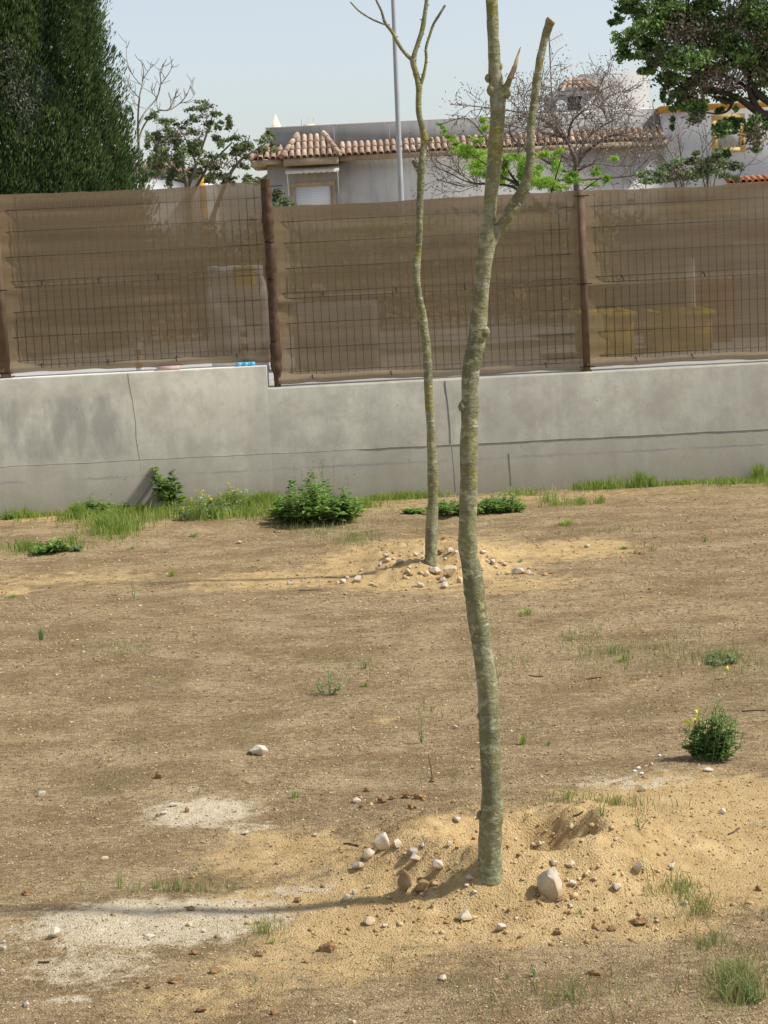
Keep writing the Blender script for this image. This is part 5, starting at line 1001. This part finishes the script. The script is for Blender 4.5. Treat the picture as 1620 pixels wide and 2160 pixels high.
# ------------------------------------------------------------------ GRASS (uncountable)
def blades(m_, P, h, w, rng, lean=.35, tint=None):
    n_ = len(P); a = rng.uniform(0, 2 * PI, n_); D = np.stack([np.cos(a), np.sin(a), np.zeros(n_)], 1); b_ = rng.uniform(0, PI, n_); W = np.stack([np.cos(b_), np.sin(b_) * .4, np.zeros(n_)], 1)
    H = (h * rng.uniform(.4, 1.15, n_) * (1 + 1.1 * fbm(P[:, 0] * 4 + 9, P[:, 1] * 4, 2)))[:, None]; L = (lean * rng.uniform(.1, 1.3, n_))[:, None]; w = w * rng.uniform(.7, 1.2, n_)[:, None]
    p1 = P + np.array([0, 0, 1]) * H * .55 + D * H * L * .3; p2 = P + np.array([0, 0, 1]) * H * (1 - .25 * L) + D * H * L
    V = np.stack([P - W * w, P + W * w, p1 + W * w * .8, p1 - W * w * .8, p2], 1).reshape(-1, 3); k = np.arange(n_) * 5
    t = np.repeat(rng.random(n_) if tint is None else np.clip(tint, 0, 1), 5); m_.add(V, np.stack([k, k + 1, k + 2, k + 3], 1), t); m_.F.append(np.stack([k + 3, k + 2, k + 4], 1) + (m_.n - len(V)))
def px_patch(L, rng):
    out = []; 
    for (cx, cy, rx, ry, n_) in L:
        a = rng.uniform(0, 2 * PI, n_); r = np.abs(rng.normal(0, .62, n_)); 
        for x, y in zip(cx + np.cos(a) * r * rx, cy + np.sin(a) * r * ry - np.cos(a) * r * rx * .05):
            d = ray(x, y); p = EYEV + d * (-EYE / d[2]); 
            if p[1] > WALL_Y - .03: p[1] = WALL_Y - rng.uniform(.03, .12)
            out.append(p)
    P = np.array(out); nz = fbm(P[:, 0] * 5, P[:, 1] * 5, 3); P = P[nz + rng.normal(0, .18, len(P)) > -.12]; P[:, 2] = gz(P[:, 0], P[:, 1]) - .003; return P
rng = np.random.default_rng(91); m_ = MB()
P = px_patch([(q0, q1, q2, q3, int(q4 * 2.3)) for q0, q1, q2, q3, q4 in [(80, 1085, 100, 6, 380), (160, 1095, 110, 9, 600), (250, 1110, 70, 16, 1300), (240, 1120, 50, 18, 900), (330, 1080, 90, 9, 500), (330, 1060, 90, 6, 500), (420, 1095, 140, 8, 900), (330, 1055, 90, 10, 900), (520, 1088, 90, 8, 800), (500, 1060, 50, 18, 700), (560, 1065, 50, 14, 600), (620, 1090, 60, 8, 400), (60, 1160, 60, 8, 260), (150, 1155, 40, 8, 200), (480, 1075, 40, 14, 500), (210, 1070, 60, 10, 400), (400, 1050, 60, 8, 350)]], rng); blades(m_, P, .10, .0030, rng, .5)
P = px_patch([(q0, q1, q2, q3, int(q4 * 2.3)) for q0, q1, q2, q3, q4 in [(790, 1056, 70, 5, 300), (860, 1052, 60, 4, 240), (1120, 1043, 60, 4, 200), (1250, 1030, 80, 6, 520), (1330, 1024, 80, 6, 420), (1440, 1020, 80, 5, 300), (1540, 1020, 60, 7, 420), (1600, 1016, 40, 10, 500), (1150, 1058, 30, 5, 160), (1170, 1064, 60, 5, 140), (1225, 1060, 20, 5, 80), (1265, 1058, 12, 4, 90), (770, 1075, 40, 5, 120), (700, 1052, 80, 6, 350), (890, 1048, 60, 5, 200)]], rng); blades(m_, P, .065, .0026, rng, .5)
P = px_patch([(q0, q1, q2, q3, int(q4 * 2.3)) for q0, q1, q2, q3, q4 in [(1255, 1028, 40, 5, 200), (1345, 1022, 16, 4, 160), (1370, 1022, 12, 3, 120), (1597, 1012, 12, 4, 200)]], rng); blades(m_, P, .13, .003, rng, .35)
o = m_.build('grass', M['grass'], kind='stuff'); o['label'] = 'bright green grass strip growing along the foot of the concrete wall'; o['category'] = 'grass'
m_ = MB(); P = px_patch([(q0, q1, q2, q3, int(q4 * 2.2)) for q0, q1, q2, q3, q4 in [(1300, 1380, 330, 60, 700), (1520, 1390, 100, 40, 620), (1200, 1350, 140, 40, 260), (1100, 1300, 80, 16, 90), (1100, 1285, 30, 8, 50), (780, 1400, 120, 40, 70), (300, 1370, 140, 20, 200), (690, 1120, 160, 24, 300), (740, 1140, 90, 16, 200), (150, 1400, 160, 60, 60), (1300, 1720, 140, 26, 130), (1200, 1700, 100, 26, 60), (380, 1870, 140, 14, 80), (250, 1865, 60, 10, 50), (1440, 1900, 70, 30, 150), (1480, 1930, 100, 30, 150), (1560, 2060, 70, 70, 900), (1500, 1990, 80, 30, 200), (630, 1672, 30, 10, 50), (700, 2080, 300, 60, 90), (1200, 2100, 300, 50, 130), (900, 1500, 500, 120, 110), (700, 1120, 90, 20, 220), (750, 1130, 60, 16, 160), (1300, 1120, 200, 20, 120), (1400, 1230, 200, 50, 90), (1380, 1160, 60, 10, 40), (560, 1960, 60, 30, 50)]], rng); blades(m_, P, .055, .0015, rng, .8)
o = m_.build('sparse_grass', M['drygrass'], kind='stuff'); o['label'] = 'sparse olive and dry grass blades thinly scattered over the bare lot'; o['category'] = 'grass'
# ------------------------------------------------------------------ WEEDS AND SHRUBS (each a thing)
def tuft(x, y, w, h, label, mat='weed', n_=40, name='grass_tuft', seed=0, bw=.0013, cat='weed'):
    n_ = n_ * 2; mat = 'grass' if mat == 'weed' and seed % 2 == 0 else mat; mat = 'grass' if mat == 'weedgrey' and seed % 2 else mat
    rng = np.random.default_rng(seed + int(x)); p = pg(x, y); sc = p[1] / FOC; r = w * sc / 2
    a = rng.uniform(0, 2 * PI, n_); q = rng.random(n_) ** .7 * r * .5; P = np.stack([q * np.cos(a), q * np.sin(a), np.full(n_, -.004)], 1)
    D = np.stack([np.cos(a), np.sin(a), np.zeros(n_)], 1); H = h * sc * rng.uniform(.4, 1., n_)[:, None]; out = (rng.random(n_) * r)[:, None]; W = np.cross(D, [0, 0, 1.]) * bw * sc * 500
    p1 = P + D * out * .4 + np.array([0, 0, 1]) * H * .6; p2 = P + D * out + np.array([0, 0, 1]) * H
    V = np.stack([P - W, P + W, p1 + W * .8, p1 - W * .8, p2], 1).reshape(-1, 3); k = np.arange(n_) * 5; m_ = MB(); m_.add(V, np.stack([k, k + 1, k + 2, k + 3], 1), np.repeat(rng.random(n_), 5)); m_.F.append(np.stack([k + 3, k + 2, k + 4], 1))
    o = m_.build(name, M[mat]); o.location = p; return tag(o, label, cat)
def sprig(x, y, w, h, label, mat='weed', stems=3, nl=14, seed=0, leaf=.3, cat='weed', lean=0, flowers=0, name='weed', bushy=0.):
    """thin stems carrying leaves; parts: stems, leaves, flowers"""
    rng = np.random.default_rng(seed + int(x) * 3 + int(y)); p = pg(x, y); sc = p[1] / FOC; root = thing(name, label, cat, tuple(p)); sm_ = MB(); lm = MB(); fm = MB(); Hh = h * sc; Ww = w * sc
    nlob = 9 if stems < 100 else 20; LB = np.stack([rng.uniform(-.46, .46, nlob), rng.uniform(-.4, .4, nlob), rng.uniform(.45, 1.05, nlob)], 1)
    for s_ in range(stems):
        dx = rng.uniform(-.5, .5) * Ww; dy = rng.uniform(-.5, .5) * Ww * .8; lb = LB[rng.integers(nlob)]; q_ = 1.
        if bushy: dx = (lb[0] + rng.normal(0, .09)) * Ww; dy = (lb[1] + rng.normal(0, .09)) * Ww; q_ = lb[2]
        hh = Hh * q_ * rng.uniform(.6, 1.) * (1 - .35 * abs(dx) / (Ww / 2 + 1e-6)); t = np.linspace(0, 1, 7)[:, None]
        b_ = p + np.array([dx, dy, 0]) * .25 * (1 + bushy); e = p + np.array([dx + lean * sc, dy, hh]); C = b_ * (1 - t) + e * t + np.array([dx, dy, 0]) * .25 * np.sin(t * PI) + rng.normal(0, .03 * Hh, (7, 3)) * t
        sm_.tube(C, np.linspace(.0022, .0009, 7) * min(1.3, Hh / .15 + .3), 4, False, .5)
        i = rng.uniform(.08 if bushy else .2, 1, nl); q = np.stack([np.interp(i, t[:, 0], C[:, c_]) for c_ in range(3)], 1); L = leaf * Ww * .85 * (1.15 - i * .75); a = rng.uniform(0, 2 * PI, nl); D = np.stack([np.cos(a), np.sin(a) * .8, rng.uniform(.0, .6, nl)], 1); D /= np.linalg.norm(D, axis=1)[:, None]
        Wd = np.cross(D, [0, 0, 1.]) ; Wd /= np.linalg.norm(Wd, axis=1)[:, None]; Nn = np.cross(Wd, D); L = L[:, None]
        V = np.stack([q, q + D * L * .45 + Wd * L * .22 + Nn * L * .08, q + D * L - np.array([0, 0, 1]) * L * .2, q + D * L * .45 - Wd * L * .22 + Nn * L * .08], 1).reshape(-1, 3); k = np.arange(nl) * 4; lm.add(V, np.stack([k, k + 1, k + 2, k + 3], 1), np.repeat(np.clip(rng.uniform(.1, .7) + rng.normal(0, .2, nl), 0, 1), 4))
        if s_ < flowers: fm = MB(); add_leaves(fm, C[-1] + rng.normal(0, .010, (9, 3)), .014, .8, None, 0, None, rng); kid(fm, 'flower', M['yellow'], root)
        if stems <= 5: kid(sm_, 'stem', M['weedgrey'], root); sm_ = MB()
    if stems > 5: kid(sm_, 'stems', M['weedgrey'], root)
    kid(lm, 'leaves', M[mat], root)
    return root
sprig(673, 1096, 158, 118, 'largest leafy green bush against the foot of the concrete wall', 'weed', 105, 30, 1, .20, 'shrub', bushy=1.4, name='leafy_shrub')
for k, (x, hh) in enumerate(((612, 105), (655, 118), (712, 112), (728, 98))): pass
sprig(672, 1094, 140, 150, 'thin flowering shoots standing above the largest leafy bush', 'weedgrey', 12, 9, 2, .10, 'weed', flowers=0, name='tall_weed')
sprig(370, 1056, 84, 132, 'tall lanky thistle like weed standing by itself against the concrete wall', 'weed', 6, 46, 3, .40, 'weed', lean=-22, name='thistle')
sprig(205, 1082, 88, 52, 'low rounded green weed against the wall at left', 'weed', 40, 14, 4, .28, 'weed', bushy=1.2, name='leafy_weed')
sprig(440, 1092, 126, 98, 'airy weed with small yellow flowers at the wall foot', 'weedgrey', 26, 14, 5, .16, 'weed', flowers=20, bushy=.8, name='flowering_weed')
sprig(112, 1164, 66, 42, 'broad leaved green weed in front of the grass strip at far left', 'weed', 24, 10, 6, .45, 'weed', bushy=1., name='leafy_weed')
sprig(155, 1162, 40, 18, 'grey green weed touching the broad leaved one on its right', 'weedgrey', 14, 10, 7, .4, 'weed', bushy=1., name='leafy_weed')
sprig(12, 1092, 30, 20, 'little dark green weed at the left photo edge by the wall', 'weed', 12, 9, 8, .5, 'weed', bushy=1., name='leafy_weed')
sprig(882, 1083, 44, 18, 'small low leafy weed left of the far trunk', 'weed', 20, 9, 9, .5, 'weed', bushy=1.4, name='leafy_weed')
sprig(955, 1082, 100, 42, 'low leafy mat of weed between the two trunks', 'weed', 60, 18, 10, .20, 'weed', bushy=1.8, name='leafy_weed')
sprig(1065, 1077, 104, 42, 'spreading leafy weed just right of the near trunk below the wall', 'weed', 64, 12, 11, .24, 'weed', bushy=1.8, name='leafy_weed')
tuft(1193, 1107, 46, 14, 'pale edged flat grass tuft right of the near trunk before the wall', 'weedgrey', 60, seed=1)
sprig(1501, 1604, 112, 150, 'dense round dark green bush standing alone on bare soil at right', 'weed', 60, 26, 14, .20, 'shrub', bushy=1.1, name='leafy_shrub', flowers=2, lean=10)
sprig(1530, 1395, 70, 26, 'flat dark grey green weed patch above the round bush', 'weedgrey', 34, 12, 14, .3, 'weed', bushy=1.6, name='leafy_weed')
tuft(87, 1350, 20, 34, 'upright narrow green tuft near the left edge at mid height', 'weedgrey', 40, seed=2)
sprig(695, 1464, 62, 62, 'thin spiky weed alone in mid field left of the near trunk', 'weedgrey', 7, 8, 15, .3)
tuft(770, 1410, 16, 26, 'thin sprig just right of the spiky mid field weed, the taller one', 'weedgrey', 14, seed=4)
tuft(770, 1448, 16, 14, 'short pale tuft below the thin sprig in mid field', 'weedgrey', 26, seed=5)
sprig(890, 1566, 20, 80, 'single tall faint green stalk left of the near trunk', 'weedgrey', 2, 7, 16, .5)
tuft(1103, 1570, 22, 32, 'spiky green tuft just right of the near trunk at mid height', 'weed', 34, seed=6)
tuft(1157, 1572, 16, 14, 'tiny green tuft right of the spiky one beside the trunk', 'weed', 16, seed=7)
sprig(285, 1267, 12, 54, 'slender upright green sprig on soil left of the far mound', 'weed', 2, 8, 17, .7)
tuft(362, 1216, 22, 20, 'small green tuft between the slender sprig and the far mound', 'weed', 20, seed=8)
tuft(408, 1132, 30, 12, 'low green tuft on soil below the flowering weed', 'weed', 26, seed=9)
tuft(278, 1158, 20, 10, 'low tuft below the grass strip, left', 'grass', 20, seed=10)
sprig(1268, 1720, 26, 46, 'fresh green sprig on sand behind the planting pit', 'grass', 4, 4, 18, .4)
sprig(1350, 1745, 30, 50, 'thin green sprig farther right on the sand behind the pit', 'grass', 4, 4, 20, .35)
tuft(252, 1873, 24, 62, 'thin tall green blades along the trunk shadow at left', 'weed', 9, seed=12)
tuft(330, 1873, 24, 18, 'short green tuft rooted in the trunk shadow', 'weed', 26, seed=13)
tuft(572, 1990, 24, 16, 'pale green tuft right of the chalky patch', 'grass', 20, seed=14)
tuft(622, 1683, 26, 22, 'green tuft left of the brown clod group', 'weed', 22, seed=15)
tuft(1097, 1186, 16, 10, 'tiny tuft behind the rocks at the right foot of the far mound', 'weed', 20, seed=16)
tuft(1316, 1158, 22, 10, 'dark green tuft right of the far mound', 'weed', 30, seed=17)
tuft(1487, 1142, 14, 14, 'small sprig far right before the wall', 'weed', 16, seed=18)
tuft(1095, 1885, 14, 6, 'tiny green seedling below right of the near trunk', 'weed', 12, seed=19)
sprig(1300, 1846, 16, 12, 'tiny leafy seedling on the right slope of the near mound', 'weed', 5, 5, 22, .5)
tuft(1222, 1925, 20, 18, 'dark sprig under the biggest rock', 'weed', 10, seed=20)
tuft(25, 1260, 34, 10, 'flat green seedling at the left edge on a sandy spot', 'weed', 30, seed=21)
tuft(1110, 1296, 44, 18, 'bright grass tuft right of the near trunk in mid field', 'grass', 44, seed=22)
tuft(1315, 1395, 36, 22, 'grass tuft in the greenish mid field at right', 'grass', 34, seed=23)
sprig(1538, 1430, 10, 34, 'single yellow flowered stalk above the round bush', 'grass', 1, 4, 25, .8, flowers=1, name='flower_stalk')
sprig(1445, 1540, 24, 30, 'small yellow flowered stalk left of the round bush', 'grass', 2, 4, 26, .4, flowers=2, name='flower_stalk')
sprig(1560, 2110, 90, 90, 'loose green weed in the lower right corner', 'grass', 24, 12, 27, .12, bushy=1.2)
sprig(1130, 2060, 30, 34, 'small leafy sprig in the litter under the mound', 'weed', 5, 6, 28, .3)
tuft(1070, 2065, 16, 26, 'thin sprig in the litter left of the leafy one', 'weed', 10, seed=30)
# dry stem in its clod, twigs, paper scraps
p = pg(912, 1640); m_ = MB(); m_.tube([p, p + [-.006, 0, .05], p + [-.012, .0, .095]], [.0022, .0018, .0012], 5); tag(m_.build('dry_stem', M['twig']), 'thin dry stem sticking up from a brown clod left of the near trunk', 'stem')
for (x, y, w, a, lab) in ((655, 1246, 50, .02, 'dark twig lying in the middle distance left of the near trunk'), (1130, 1428, 30, .05, 'short twig right of the near trunk in mid field'), (1252, 1432, 34, -.05, 'twig farther right in mid field'), (1548, 1757, 34, -.6, 'thin twig slanting on the sand at right'), (1590, 1500, 50, 0, 'thin twig beside the round bush at the right edge'), (740, 1782, 34, .3, 'twig left of the near mound'), (92, 2032, 28, .0, 'dark twig near the lower left edge'), (1220, 1720, 22, -.1, 'short stick behind the planting pit')):
    p = pg(x, y); sc = p[1] / FOC; m_ = MB(); L = w * sc / 2; t = np.linspace(-1, 1, 7)[:, None]; C = np.array([L, -L * math.sin(a) * 3, 0]) * t + rng.normal(0, L * .05, (7, 3)) * [1, 1, .3]; Q = C + p; Q[:, 2] = gz(Q[:, 0], Q[:, 1]) + .004; m_.tube(Q, .0030, 5, True, .5); tag(m_.build('twig', M['twig']), lab, 'twig')
for k, (x, y, lab) in enumerate(((1340, 1628, 'largest crumpled white paper scrap by the pale stone'), (1352, 1634, 'white paper scrap right of the largest one'), (1346, 1622, 'white paper scrap just above the largest one'), (1375, 1613, 'white paper bit apart to the right, lower of two'), (1391, 1596, 'white paper bit apart to the right, upper of two'))):
    p = pg(x, y); V, F = rock_geo(.022 if k < 3 else .012, .012, 4000 + k, 2, .7, 6, .02); m_ = MB(); m_.add(V, F); o = m_.build('paper_scrap', M['paper']); o.location = p + np.array([0, 0, .004]); tag(o, lab, 'paper')
